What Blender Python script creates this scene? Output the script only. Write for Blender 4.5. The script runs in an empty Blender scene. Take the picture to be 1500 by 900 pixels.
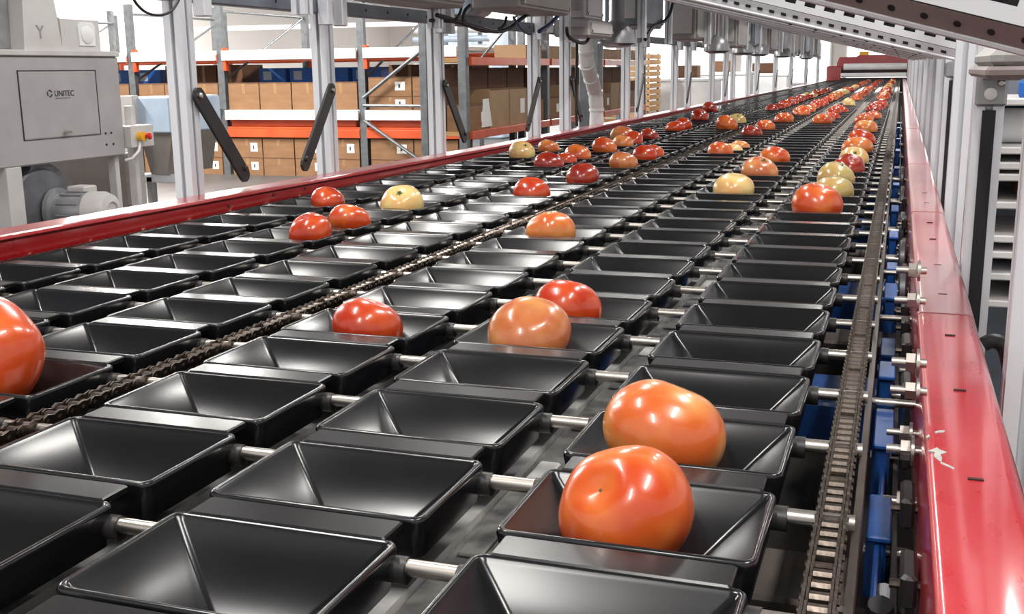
import bpy, math, random
import numpy as np
from mathutils import Vector, Matrix

# ------------------------------------------------------------------ camera
F = 1612.0
CAM = Vector((0, 0, 1.249))
RGT = Vector((0.9449511, 0.3269938, -0.0119342))
UPV = Vector((-0.0578397, 0.2028217, 0.9775060))
FWD = Vector((-0.3220589, 0.9230051, -0.2105698))
scn = bpy.context.scene
col = scn.collection
cd = bpy.data.cameras.new('camera'); cam = bpy.data.objects.new('camera', cd); col.objects.link(cam)
cd.sensor_fit = 'HORIZONTAL'; cd.sensor_width = 36.0; cd.lens = F * 36.0 / 1500.0
cd.clip_start = 0.01; cd.clip_end = 200
cam.matrix_world = Matrix(((RGT.x, UPV.x, -FWD.x, CAM.x), (RGT.y, UPV.y, -FWD.y, CAM.y), (RGT.z, UPV.z, -FWD.z, CAM.z), (0, 0, 0, 1)))
scn.camera = cam
# ------------------------------------------------------------------ world, exposure, lights
scn.view_settings.view_transform = 'Standard'; scn.view_settings.look = 'None'
scn.view_settings.gamma = 1.0; scn.view_settings.use_curve_mapping = False
scn.view_settings.exposure = 0.0
w = bpy.data.worlds.new('hall_daylight'); scn.world = w; w.use_nodes = True
bg = w.node_tree.nodes['Background']; bg.inputs[0].default_value = (1.0, 0.985, 0.97, 1); bg.inputs[1].default_value = 0.85
LAMP_POWER = 75.0
RACK_POWER = 420.0

# ------------------------------------------------------------------ pixel helpers (photo 1500 x 900)
def ray(x, y): return FWD + RGT * ((x - 750) / F) - UPV * ((y - 450) / F)
def atX(x, y, X): d = ray(x, y); return CAM + d * (X / d.x)
def atY(x, y, Y): d = ray(x, y); return CAM + d * (Y / d.y)
def atZ(x, y, Z): d = ray(x, y); return CAM + d * ((Z - CAM.z) / d.z)

# ------------------------------------------------------------------ materials
MATS = {}
def mat(name, c, rough=0.5, metal=0.0, c2=None, scale=8.0, amt=0.5, coat=0.0, bump=0.0, bscale=60.0, rvar=0.0, spec=0.5, stretch=None, emit=None, detail=4.0, coat_rough=0.1):
    if name in MATS: return MATS[name]
    m = bpy.data.materials.new(name); m.use_nodes = True; MATS[name] = m
    nt = m.node_tree; N = nt.nodes; L = nt.links; b = N['Principled BSDF']
    b.inputs['Base Color'].default_value = (*c, 1); b.inputs['Roughness'].default_value = rough
    b.inputs['Metallic'].default_value = metal; b.inputs['Specular IOR Level'].default_value = spec
    b.inputs['Coat Weight'].default_value = coat; b.inputs['Coat Roughness'].default_value = coat_rough
    tc = N.new('ShaderNodeTexCoord'); mp = N.new('ShaderNodeMapping')
    L.new(tc.outputs['Object'], mp.inputs[0])
    if stretch: mp.inputs['Scale'].default_value = stretch
    if c2 is not None or rvar:
        nz = N.new('ShaderNodeTexNoise'); nz.inputs['Scale'].default_value = scale; nz.inputs['Detail'].default_value = detail
        L.new(mp.outputs[0], nz.inputs['Vector'])
        rp = N.new('ShaderNodeValToRGB'); rp.color_ramp.elements[0].position = 0.5 - 0.5 * (1 - amt) * 0.6; rp.color_ramp.elements[1].position = 0.5 + 0.5 * (1 - amt) * 0.6 + 0.02
        L.new(nz.outputs['Fac'], rp.inputs[0])
        if c2 is not None:
            mx = N.new('ShaderNodeMixRGB'); mx.inputs[1].default_value = (*c, 1); mx.inputs[2].default_value = (*c2, 1)
            L.new(rp.outputs[0], mx.inputs[0]); L.new(mx.outputs[0], b.inputs['Base Color'])
        if rvar:
            mr = N.new('ShaderNodeMapRange'); mr.inputs['To Min'].default_value = max(0, rough - rvar); mr.inputs['To Max'].default_value = rough + rvar
            L.new(nz.outputs['Fac'], mr.inputs[0]); L.new(mr.outputs[0], b.inputs['Roughness'])
    if coat >= .8: b.inputs['Coat IOR'].default_value = 1.85
    if bump:
        n2 = N.new('ShaderNodeTexNoise'); n2.inputs['Scale'].default_value = bscale; n2.inputs['Detail'].default_value = 3
        L.new(mp.outputs[0], n2.inputs['Vector'])
        bp = N.new('ShaderNodeBump'); bp.inputs['Strength'].default_value = bump; bp.inputs['Distance'].default_value = 0.002
        L.new(n2.outputs['Fac'], bp.inputs['Height']); L.new(bp.outputs[0], b.inputs['Normal'])
    if emit:
        b.inputs['Emission Color'].default_value = (*c, 1); b.inputs['Emission Strength'].default_value = emit
    return m
def M(n): return MATS[n]
mat('tray_plastic', (0.004, 0.004, 0.005), 0.215, c2=(0.007, 0.007, 0.008), scale=9, amt=0.0, rvar=0.05, spec=0.5, detail=2.0)
mat('lip_plastic', (0.006, 0.006, 0.007), 0.24, c2=(0.010, 0.010, 0.010), scale=12, amt=0.0, rvar=0.06, spec=0.5, detail=2.0)
mat('steel', (0.56, 0.52, 0.48), 0.30, 1.0, c2=(0.45, 0.41, 0.37), scale=20, stretch=(1, 30, 30), rvar=0.08)
mat('chain_steel', (0.20, 0.165, 0.14), 0.33, 1.0, c2=(0.08, 0.065, 0.055), scale=300, amt=0.3, rvar=0.1)
mat('roller_steel', (0.52, 0.47, 0.42), 0.25, 1.0, c2=(0.32, 0.28, 0.24), scale=300, amt=0.3)
mat('aluminium', (0.76, 0.77, 0.80), 0.34, 0.35, c2=(0.68, 0.69, 0.73), scale=14, stretch=(1, 1, .05), rvar=0.06)
mat('guide_aluminium', (0.85, 0.83, 0.81), 0.42, 0.35, c2=(0.60, 0.59, 0.58), scale=60, amt=0.3, rvar=0.1)
mat('guide_plate', (0.26, 0.25, 0.24), 0.45, 0.3, c2=(0.06, 0.06, 0.06), scale=45, amt=0.5)
mat('black_steel', (0.012, 0.011, 0.012), 0.42, 0.0, c2=(0.025, 0.022, 0.02), scale=30)
mat('bed_dark', (0.012, 0.010, 0.009), 0.6, 0.0, c2=(0.030, 0.022, 0.017), scale=6)
mat('brown_plate', (0.11, 0.088, 0.075), 0.42, 0.3, c2=(0.05, 0.04, 0.035), scale=15)
mat('blue_paint', (0.008, 0.075, 0.30), 0.38, c2=(0.006, 0.05, 0.20), scale=12, coat=0.3)
mat('red_paint', (0.31, 0.005, 0.008), 0.30, c2=(0.27, 0.004, 0.007), scale=9, coat=0.8, rvar=0.06, bump=0.03, bscale=300, coat_rough=0.14)
mat('red_paint_worn', (0.42, 0.008, 0.016), 0.30, c2=(0.44, 0.03, 0.038), scale=25, amt=0.35, coat=0.8, rvar=0.10, bump=0.04, bscale=300, stretch=(3, 1, 1), coat_rough=0.12)
mat('red_paint_sheen', (0.42, 0.07, 0.08), 0.36, c2=(0.46, 0.20, 0.20), scale=16, amt=0.2, coat=0.8, rvar=0.08, stretch=(1, .35, 1), coat_rough=0.14)  # far rail sections: pale grazing reflection painted into the red
mat('chip_grey', (0.42, 0.43, 0.40), 0.6, c2=(0.3, 0.3, 0.28), scale=200)
mat('slot_dark', (0.02, 0.004, 0.004), 0.7, c2=(0.03, 0.006, 0.006), scale=100)
mat('machine_grey', (0.42, 0.41, 0.41), 0.42, 0.25, c2=(0.36, 0.35, 0.35), scale=5, rvar=0.05)
mat('machine_light', (0.55, 0.53, 0.52), 0.45, 0.1, c2=(0.48, 0.46, 0.45), scale=6)
mat('motor_grey', (0.34, 0.34, 0.35), 0.35, 0.5, c2=(0.26, 0.26, 0.27), scale=12)
mat('blower_grey', (0.16, 0.165, 0.18), 0.38, 0.5, c2=(0.11, 0.11, 0.12), scale=9)
mat('housing_grey', (0.36, 0.345, 0.33), 0.5, 0.1, c2=(0.30, 0.29, 0.28), scale=8)
mat('beam_bluegrey', (0.20, 0.23, 0.27), 0.45, 0.5, c2=(0.15, 0.17, 0.20), scale=10)
mat('hood_white', (0.66, 0.66, 0.67), 0.40, 0.15, c2=(0.58, 0.58, 0.60), scale=7)
mat('hood_brown', (0.27, 0.22, 0.205), 0.45, 0.1, c2=(0.22, 0.175, 0.165), scale=9)
mat('void_black', (0.006, 0.006, 0.008), 0.7, c2=(0.012, 0.012, 0.014), scale=20)
mat('rubber', (0.012, 0.012, 0.014), 0.5, c2=(0.02, 0.02, 0.022), scale=30)
mat('blue_hose', (0.01, 0.035, 0.15), 0.35, c2=(0.008, 0.025, 0.10), scale=30)
mat('rack_orange', (0.62, 0.085, 0.018), 0.45, c2=(0.50, 0.06, 0.012), scale=4, coat=0.2)
mat('rack_steel', (0.20, 0.21, 0.22), 0.45, 0.7, c2=(0.14, 0.15, 0.16), scale=15)
mat('shelf_white', (0.74, 0.72, 0.71), 0.45, c2=(0.66, 0.64, 0.63), scale=3)
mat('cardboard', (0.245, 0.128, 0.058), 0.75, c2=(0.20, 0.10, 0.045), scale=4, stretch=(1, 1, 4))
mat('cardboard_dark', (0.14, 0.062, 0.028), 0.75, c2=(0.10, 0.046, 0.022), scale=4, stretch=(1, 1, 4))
mat('cardboard_pale', (0.38, 0.25, 0.14), 0.75, c2=(0.32, 0.20, 0.11), scale=4)
mat('paper', (0.80, 0.79, 0.77), 0.7, c2=(0.72, 0.71, 0.69), scale=30)
mat('print_ink', (0.03, 0.03, 0.035), 0.6, c2=(0.05, 0.05, 0.05), scale=40)
mat('tape', (0.30, 0.18, 0.09), 0.35, c2=(0.26, 0.15, 0.07), scale=20)
mat('blue_box', (0.012, 0.16, 0.62), 0.5, c2=(0.01, 0.12, 0.50), scale=6)
mat('pale_blue', (0.50, 0.60, 0.72), 0.4, c2=(0.42, 0.52, 0.64), scale=6)
mat('white_plastic', (0.78, 0.78, 0.78), 0.4, c2=(0.70, 0.70, 0.71), scale=5)
mat('duct_white', (0.74, 0.73, 0.72), 0.55, c2=(0.66, 0.65, 0.64), scale=20)
mat('timber', (0.50, 0.29, 0.12), 0.7, c2=(0.40, 0.21, 0.08), scale=6, stretch=(1, 8, 8))
mat('wall_paint', (0.86, 0.82, 0.78), 0.8, c2=(0.82, 0.77, 0.73), scale=0.6)
mat('ceiling_grey', (0.27, 0.27, 0.28), 0.8, c2=(0.23, 0.23, 0.24), scale=1.0)
mat('window_glow', (1.0, 0.985, 0.96), 0.5, c2=(1.0, 0.98, 0.95), scale=1, emit=2.2)
mat('concrete', (0.085, 0.08, 0.076), 0.5, c2=(0.06, 0.056, 0.052), scale=1.3)
mat('yellow', (0.80, 0.42, 0.03), 0.4, c2=(0.7, 0.36, 0.02), scale=20)
mat('red_button', (0.65, 0.02, 0.015), 0.3, c2=(0.55, 0.015, 0.01), scale=20)
mat('tank_brown', (0.20, 0.175, 0.16), 0.45, 0.2, c2=(0.15, 0.13, 0.12), scale=6)
mat('tube_glass', (1.0, 0.98, 0.95), 0.3, c2=(1.0, 0.97, 0.93), scale=3, emit=4.0)
mat('scar', (0.10, 0.085, 0.03), 0.8, c2=(0.05, 0.035, 0.015), scale=300)
mat('calyx_green', (0.10, 0.15, 0.03), 0.7, c2=(0.16, 0.13, 0.05), scale=200)

def tomato_mat(name, red, pale, lo, hi, speck=0.0):
    m = bpy.data.materials.new(name); m.use_nodes = True; MATS[name] = m
    nt = m.node_tree; N = nt.nodes; L = nt.links; b = N['Principled BSDF']
    tc = N.new('ShaderNodeTexCoord'); oi = N.new('ShaderNodeObjectInfo')
    ad = N.new('ShaderNodeVectorMath'); ad.operation = 'MULTIPLY_ADD'
    L.new(tc.outputs['Object'], ad.inputs[0]); ad.inputs[1].default_value = (1, 1, 1)
    sc = N.new('ShaderNodeVectorMath'); sc.operation = 'SCALE'; sc.inputs[0].default_value = (13, 21, 7)
    L.new(oi.outputs['Random'], sc.inputs['Scale']); L.new(sc.outputs[0], ad.inputs[2])
    nz = N.new('ShaderNodeTexNoise'); nz.inputs['Scale'].default_value = 0.95; nz.inputs['Detail'].default_value = 2.0
    L.new(ad.outputs[0], nz.inputs['Vector'])
    rp = N.new('ShaderNodeValToRGB'); e = rp.color_ramp.elements
    e[0].position = lo; e[1].position = hi; e[0].color = (*red, 1); e[1].color = (*pale, 1)
    L.new(nz.outputs['Fac'], rp.inputs[0])
    # pale pin-prick speckle of tomato skin
    vo = N.new('ShaderNodeTexVoronoi'); vo.inputs['Scale'].default_value = 34; L.new(ad.outputs[0], vo.inputs['Vector'])
    vr = N.new('ShaderNodeValToRGB'); vr.color_ramp.elements[0].position = 0.10; vr.color_ramp.elements[1].position = 0.22
    vr.color_ramp.elements[0].color = (1, 1, 1, 1); vr.color_ramp.elements[1].color = (0, 0, 0, 1)
    L.new(vo.outputs['Distance'], vr.inputs[0])
    mu = N.new('ShaderNodeMath'); mu.operation = 'MULTIPLY'; mu.inputs[1].default_value = speck; L.new(vr.outputs[0], mu.inputs[0])
    mx = N.new('ShaderNodeMixRGB'); mx.inputs[2].default_value = (0.75, 0.55, 0.28, 1)
    L.new(mu.outputs[0], mx.inputs[0]); L.new(rp.outputs[0], mx.inputs[1]); L.new(mx.outputs[0], b.inputs['Base Color'])
    b.inputs['Roughness'].default_value = 0.26; b.inputs['Coat Weight'].default_value = 0.4; b.inputs['Coat Roughness'].default_value = 0.05
    b.inputs['Subsurface Weight'].default_value = 0.15; b.inputs['Subsurface Radius'].default_value = (0.012, 0.004, 0.002); b.inputs['Subsurface Scale'].default_value = 0.5
    return m
tomato_mat('tomato_red', (0.42, 0.028, 0.004), (0.54, 0.070, 0.010), 0.42, 0.70)
tomato_mat('tomato_deep', (0.26, 0.014, 0.006), (0.40, 0.045, 0.012), 0.42, 0.70)
tomato_mat('tomato_orange', (0.50, 0.055, 0.007), (0.62, 0.155, 0.028), 0.42, 0.66, 0.10)
tomato_mat('tomato_peach', (0.54, 0.105, 0.018), (0.64, 0.25, 0.065), 0.40, 0.62, 0.2)
tomato_mat('tomato_brown', (0.44, 0.10, 0.03), (0.58, 0.24, 0.08), 0.40, 0.64, 0.15)
tomato_mat('tomato_pale', (0.66, 0.33, 0.11), (0.66, 0.50, 0.20), 0.36, 0.60, 0.45)
tomato_mat('tomato_green', (0.50, 0.30, 0.10), (0.47, 0.37, 0.13), 0.36, 0.58, 0.35)

# ------------------------------------------------------------------ mesh builder
class MB:
    def __init__(s): s.v = []; s.f = []
    def add(s, vs, fs):
        o = len(s.v); s.v += [tuple(v) for v in vs]; s.f += [tuple(i + o for i in f) for f in fs]; return s
    def box(s, x0, x1, y0, y1, z0, z1, mtx=None):
        vs = [Vector((x, y, z)) for z in (z0, z1) for y in (y0, y1) for x in (x0, x1)]
        if mtx is not None: vs = [mtx @ v for v in vs]
        return s.add(vs, [(0, 2, 3, 1), (4, 5, 7, 6), (0, 1, 5, 4), (2, 6, 7, 3), (0, 4, 6, 2), (1, 3, 7, 5)])
    def cbox(s, x0, x1, y0, y1, z0, z1, c=0.003, mtx=None):
        # box with chamfered edges: stacked octagon loops
        def lp(i, z): return [(x0 + i + c, y0 + i, z), (x1 - i - c, y0 + i, z), (x1 - i, y0 + i + c, z), (x1 - i, y1 - i - c, z), (x1 - i - c, y1 - i, z), (x0 + i + c, y1 - i, z), (x0 + i, y1 - i - c, z), (x0 + i, y0 + i + c, z)]
        return s.loops([lp(c, z0), lp(0, z0 + c), lp(0, z1 - c), lp(c, z1)], mtx=mtx)
    def loops(s, ls, cap0=True, cap1=True, mtx=None, closed=True):
        n = len(ls[0]); vs = [Vector(p) for l in ls for p in l]
        if mtx is not None: vs = [mtx @ v for v in vs]
        fs = []
        for k in range(len(ls) - 1):
            for i in range(n if closed else n - 1):
                j = (i + 1) % n; a = k * n; b = a + n
                fs.append((a + i, a + j, b + j, b + i))
        if cap0: fs.append(tuple(range(n - 1, -1, -1)))
        if cap1: fs.append(tuple(range((len(ls) - 1) * n, len(ls) * n)))
        return s.add(vs, fs)
    def cyl(s, p0, p1, r, n=12, r1=None):
        p0 = Vector(p0); p1 = Vector(p1); d = (p1 - p0).normalized()
        a = d.orthogonal().normalized(); b = d.cross(a)
        r1 = r if r1 is None else r1
        L = [[p + (a * math.cos(t) + b * math.sin(t)) * q for t in [2 * math.pi * i / n for i in range(n)]] for p, q in ((p0, r), (p1, r1))]
        return s.loops(L)
    def lathe(s, prof, axis0, axis_dir, n=24, cap=True):
        p = Vector(axis0); d = Vector(axis_dir).normalized(); a = d.orthogonal().normalized(); b = d.cross(a)
        L = [[p + d * h + (a * math.cos(t) + b * math.sin(t)) * r for t in [2 * math.pi * i / n for i in range(n)]] for r, h in prof]
        return s.loops(L, cap, cap)
    def tube(s, pts, r, n=8):
        pts = [Vector(p) for p in pts]; L = []; a = None
        for i, p in enumerate(pts):
            d = (pts[min(i + 1, len(pts) - 1)] - pts[max(i - 1, 0)]).normalized()
            a = d.orthogonal().normalized() if a is None else (a - d * a.dot(d)).normalized()
            b = d.cross(a); q = r[i] if isinstance(r, (list, tuple)) else r
            L.append([p + (a * math.cos(t) + b * math.sin(t)) * q for t in [2 * math.pi * k / n for k in range(n)]])
        return s.loops(L)
    def prism(s, poly, axis, a0, a1):
        # poly 2D, extruded along axis 'x','y','z'
        def P(u, v, t): return {'x': (t, u, v), 'y': (u, t, v), 'z': (u, v, t)}[axis]
        return s.loops([[P(u, v, a0) for u, v in poly], [P(u, v, a1) for u, v in poly]])
    def mesh(s, name, m, smooth=None, origin=None):
        me = bpy.data.meshes.new(name)
        v = np.array([tuple(q) for q in s.v], dtype=float)
        if origin is not None: v = v - np.array(tuple(origin))
        me.from_pydata(v.tolist(), [], s.f); me.materials.append(MATS[m])
        if smooth:
            me.polygons.foreach_set('use_smooth', [True] * len(me.polygons))
            me.set_sharp_from_angle(angle=math.radians(smooth))
        fix_normals(me)
        me.update(); return me
    def obj(s, name, m, parent=None, smooth=None):
        """one mesh object; vertices given in the world, stored relative to the parent or to the base centre"""
        if parent is not None: o_ = origin_of(parent)
        else:
            v = np.array([tuple(q) for q in s.v]); lo = v.min(0); hi = v.max(0); o_ = Vector(((lo[0] + hi[0]) / 2, (lo[1] + hi[1]) / 2, lo[2]))
        me = s.mesh(name, m, smooth, o_); o = bpy.data.objects.new(name, me); col.objects.link(o)
        if parent is not None: o.parent = parent; WORLD[o.name] = Vector(o_)
        else: o.location = o_; WORLD[o.name] = Vector(o_)
        return o
import bmesh
def fix_normals(me):
    bm = bmesh.new(); bm.from_mesh(me); bmesh.ops.recalc_face_normals(bm, faces=bm.faces); bm.to_mesh(me); bm.free()
WORLD = {}
def origin_of(o): return WORLD[o.name]
def tag(o, label=None, cat=None, group=None, kind=None):
    if label: o['label'] = label
    if cat: o['category'] = cat
    if group: o['group'] = group
    if kind: o['kind'] = kind
    return o
def thing(name, label, cat, loc=(0, 0, 0), group=None):
    o = bpy.data.objects.new(name, None); col.objects.link(o); o.location = loc; o.empty_display_size = 0.05
    WORLD[o.name] = Vector(loc); return tag(o, label, cat, group)
def inst(name, me, parent=None, loc=(0, 0, 0), rot=None, scale=None):
    o = bpy.data.objects.new(name, me); col.objects.link(o); o.location = loc
    if rot: o.rotation_euler = rot
    if scale: o.scale = scale
    if parent is not None: o.parent = parent
    return o
def copy_tree(o, parent=None):
    c = o.copy(); col.objects.link(c); c.parent = parent
    for ch in o.children: copy_tree(ch, c)
    return c
def rrect(hx, hy, r, z, n=3, cx=0, cy=0):
    pts = []
    for sx, sy, a0 in ((1, -1, -90), (1, 1, 0), (-1, 1, 90), (-1, -1, 180)):
        for k in range(n + 1):
            a = math.radians(a0 + 90 * k / n)
            pts.append((cx + sx * (hx - r) + r * math.cos(a), cy + sy * (hy - r) + r * math.sin(a), z))
    return pts
def profile(h, slot=0.004, depth=0.009):
    side = [(-h, -h), (-slot, -h), (-slot, -h + 0.0035), (-slot - 0.004, -h + 0.0035), (-slot - 0.002, -h + depth), (slot + 0.002, -h + depth), (slot + 0.004, -h + 0.0035), (slot, -h + 0.0035), (slot, -h)]
    pts = []
    for k in range(4):
        c, s_ = [(1, 0), (0, 1), (-1, 0), (0, -1)][k]
        pts += [(x * c - y * s_, x * s_ + y * c) for x, y in side]
    return pts
def post_mesh(mb, x, y, z0, z1, h=0.020):
    return mb.prism([(x + a, y + b) for a, b in profile(h)], 'z', z0, z1)

rnd = random.Random(7)
# ------------------------------------------------------------------ setting
tag(MB().box(-16, 6, -2, 34, -0.06, 0.0).obj('floor', 'concrete'), kind='structure')
tag(MB().box(-16.15, -16, -2, 34, 0, 4.7).obj('wall_left', 'wall_paint'), kind='structure')
tag(MB().box(-16.15, 6, 34, 34.15, 0, 4.7).obj('wall_back', 'wall_paint'), kind='structure')
for i, x in enumerate((-13.5, -10.5, -7.5, -4.5, -1.5, 1.5)):
    f = tag(MB().box(x - .06, x + 2.56, 33.93, 33.995, .74, 3.96).obj(f'window_{i + 1}', 'shelf_white'), kind='structure')
    for a in (0, 1):
        MB().box(x + a * 1.26, x + a * 1.26 + 1.24, 33.90, 33.925, .8, 3.9).obj('window_pane', 'window_glow', f)

tag(MB().box(-16, 6, -2, 34, 4.7, 4.8).obj('ceiling', 'ceiling_grey'), kind='structure')

# ------------------------------------------------------------------ ceiling lamps (out of frame, they light the line; rack lamps added to brighten walls)
def ceiling_lamp(x, y, z, label, power):
    t = thing('strip_lamp', label, 'lamp', (x, y, z), 'linear lamps hung over the sorting line and added at the racks and walls')
    MB().cbox(x - .12, x + .12, y - .75, y + .75, z, z + .07, .012).obj('lamp_housing', 'hood_white', t)
    MB().cyl((x - .05, y - .70, z - .016), (x - .05, y + .70, z - .016), .013, 10).obj('lamp_tube', 'tube_glass', t, 40)
    MB().cyl((x + .05, y - .70, z - .016), (x + .05, y + .70, z - .016), .013, 10).obj('lamp_tube', 'tube_glass', t, 40)
    for dy in (-.6, .6): MB().cyl((x, y + dy, z + .07), (x, y + dy, 4.7), .004, 6).obj('hanger', 'steel', t)
    l = bpy.data.lights.new('lamp_light', 'AREA'); l.shape = 'RECTANGLE'; l.size = .2; l.size_y = 1.45; l.energy = power; l.color = (1, .97, .93)
    o = bpy.data.objects.new('lamp_light', l); col.objects.link(o); o.location = (0, 0, -.034); o.parent = t
for i, (x, y, z) in enumerate(((-1.87, 1.0, 3.9), (-1.9, 4.9, 3.9), (-1.9, 8.5, 3.9), (.9, .2, 3.9), (.9, 3.2, 3.9), (.9, 6.5, 3.9), (-.5, -1.6, 3.9), (-.5, 12.5, 3.9), (-7, 10, 3.9), (-7, 5, 3.9), (-11, 14, 3.9), (-5.5, 17, 3.9), (-11, 8, 3.9), (-3.5, 24, 3.9), (-13.5, 10, 3.9), (-13.5, 15, 3.9), (-13.5, 20, 3.9), (-9, 28, 3.9), (-9, 22, 3.9))):
    ceiling_lamp(x, y, z, 'long white twin tube strip lamp hanging over the sorting line' if i < 8 else 'long white twin tube strip lamp added to brighten the racks and walls', LAMP_POWER if i < 8 else RACK_POWER)

# ------------------------------------------------------------------ conveyor geometry
ROW0, PITCH = 0.4787, 0.12698
def rowY(k): return ROW0 + PITCH * k
LANES = {'C': -.1225, 'B': -.302, 'A': -.481, 'D': -.683, 'E': -.861, 'F': -1.037}
NROWS = 154
END_Y = rowY(NROWS)
HX, HY = .0695, .050
RIM = .0065
TRZ = 1.003           # tray origin height
def tray_mb(mb, n=3, simple=False):
    L = [rrect(.022, .014, .004, -.046, n), rrect(HX - .014, HY - .012, .005, -.021, n), rrect(HX - .0035, HY - .0035, .006, -.0185, n), rrect(HX, HY, .007, RIM - .003, n),
         rrect(HX - .0005, HY - .0005, .007, RIM - .0009, n), rrect(HX - .0015, HY - .0015, .0065, RIM, n), rrect(HX - .0030, HY - .0030, .0055, RIM, n), rrect(HX - .0042, HY - .0042, .005, RIM - .001, n), rrect(HX - .0055, HY - .0055, .004, RIM - .003, n), rrect(.018, .010, .0025, -.040, n)]
    if simple: L = L[2:]
    return mb.loops(L)
def lip_mb(mb): return mb.cbox(-.060, .061, HY - .003, HY + .021, RIM - .004, RIM + .0012, .001)
def knuckle_mb(mb, s):
    x = s * HX
    mb.cyl((x - s * .004, .044, -.007), (x + s * .0062, .044, -.007), .0074, 12)
    return mb
tray_me = tray_mb(MB()).mesh('tray_bowl', 'tray_plastic', 50)
lip_me = lip_mb(MB()).mesh('rear_lip', 'lip_plastic')
kn_me = [knuckle_mb(MB(), s).mesh('hinge_knuckle', 'black_steel', 40) for s in (-1, 1)]

def proj(p):
    d = Vector(p) - CAM; z = d.dot(FWD)
    return (750 + F * d.dot(RGT) / z, 450 - F * d.dot(UPV) / z, z)
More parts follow.
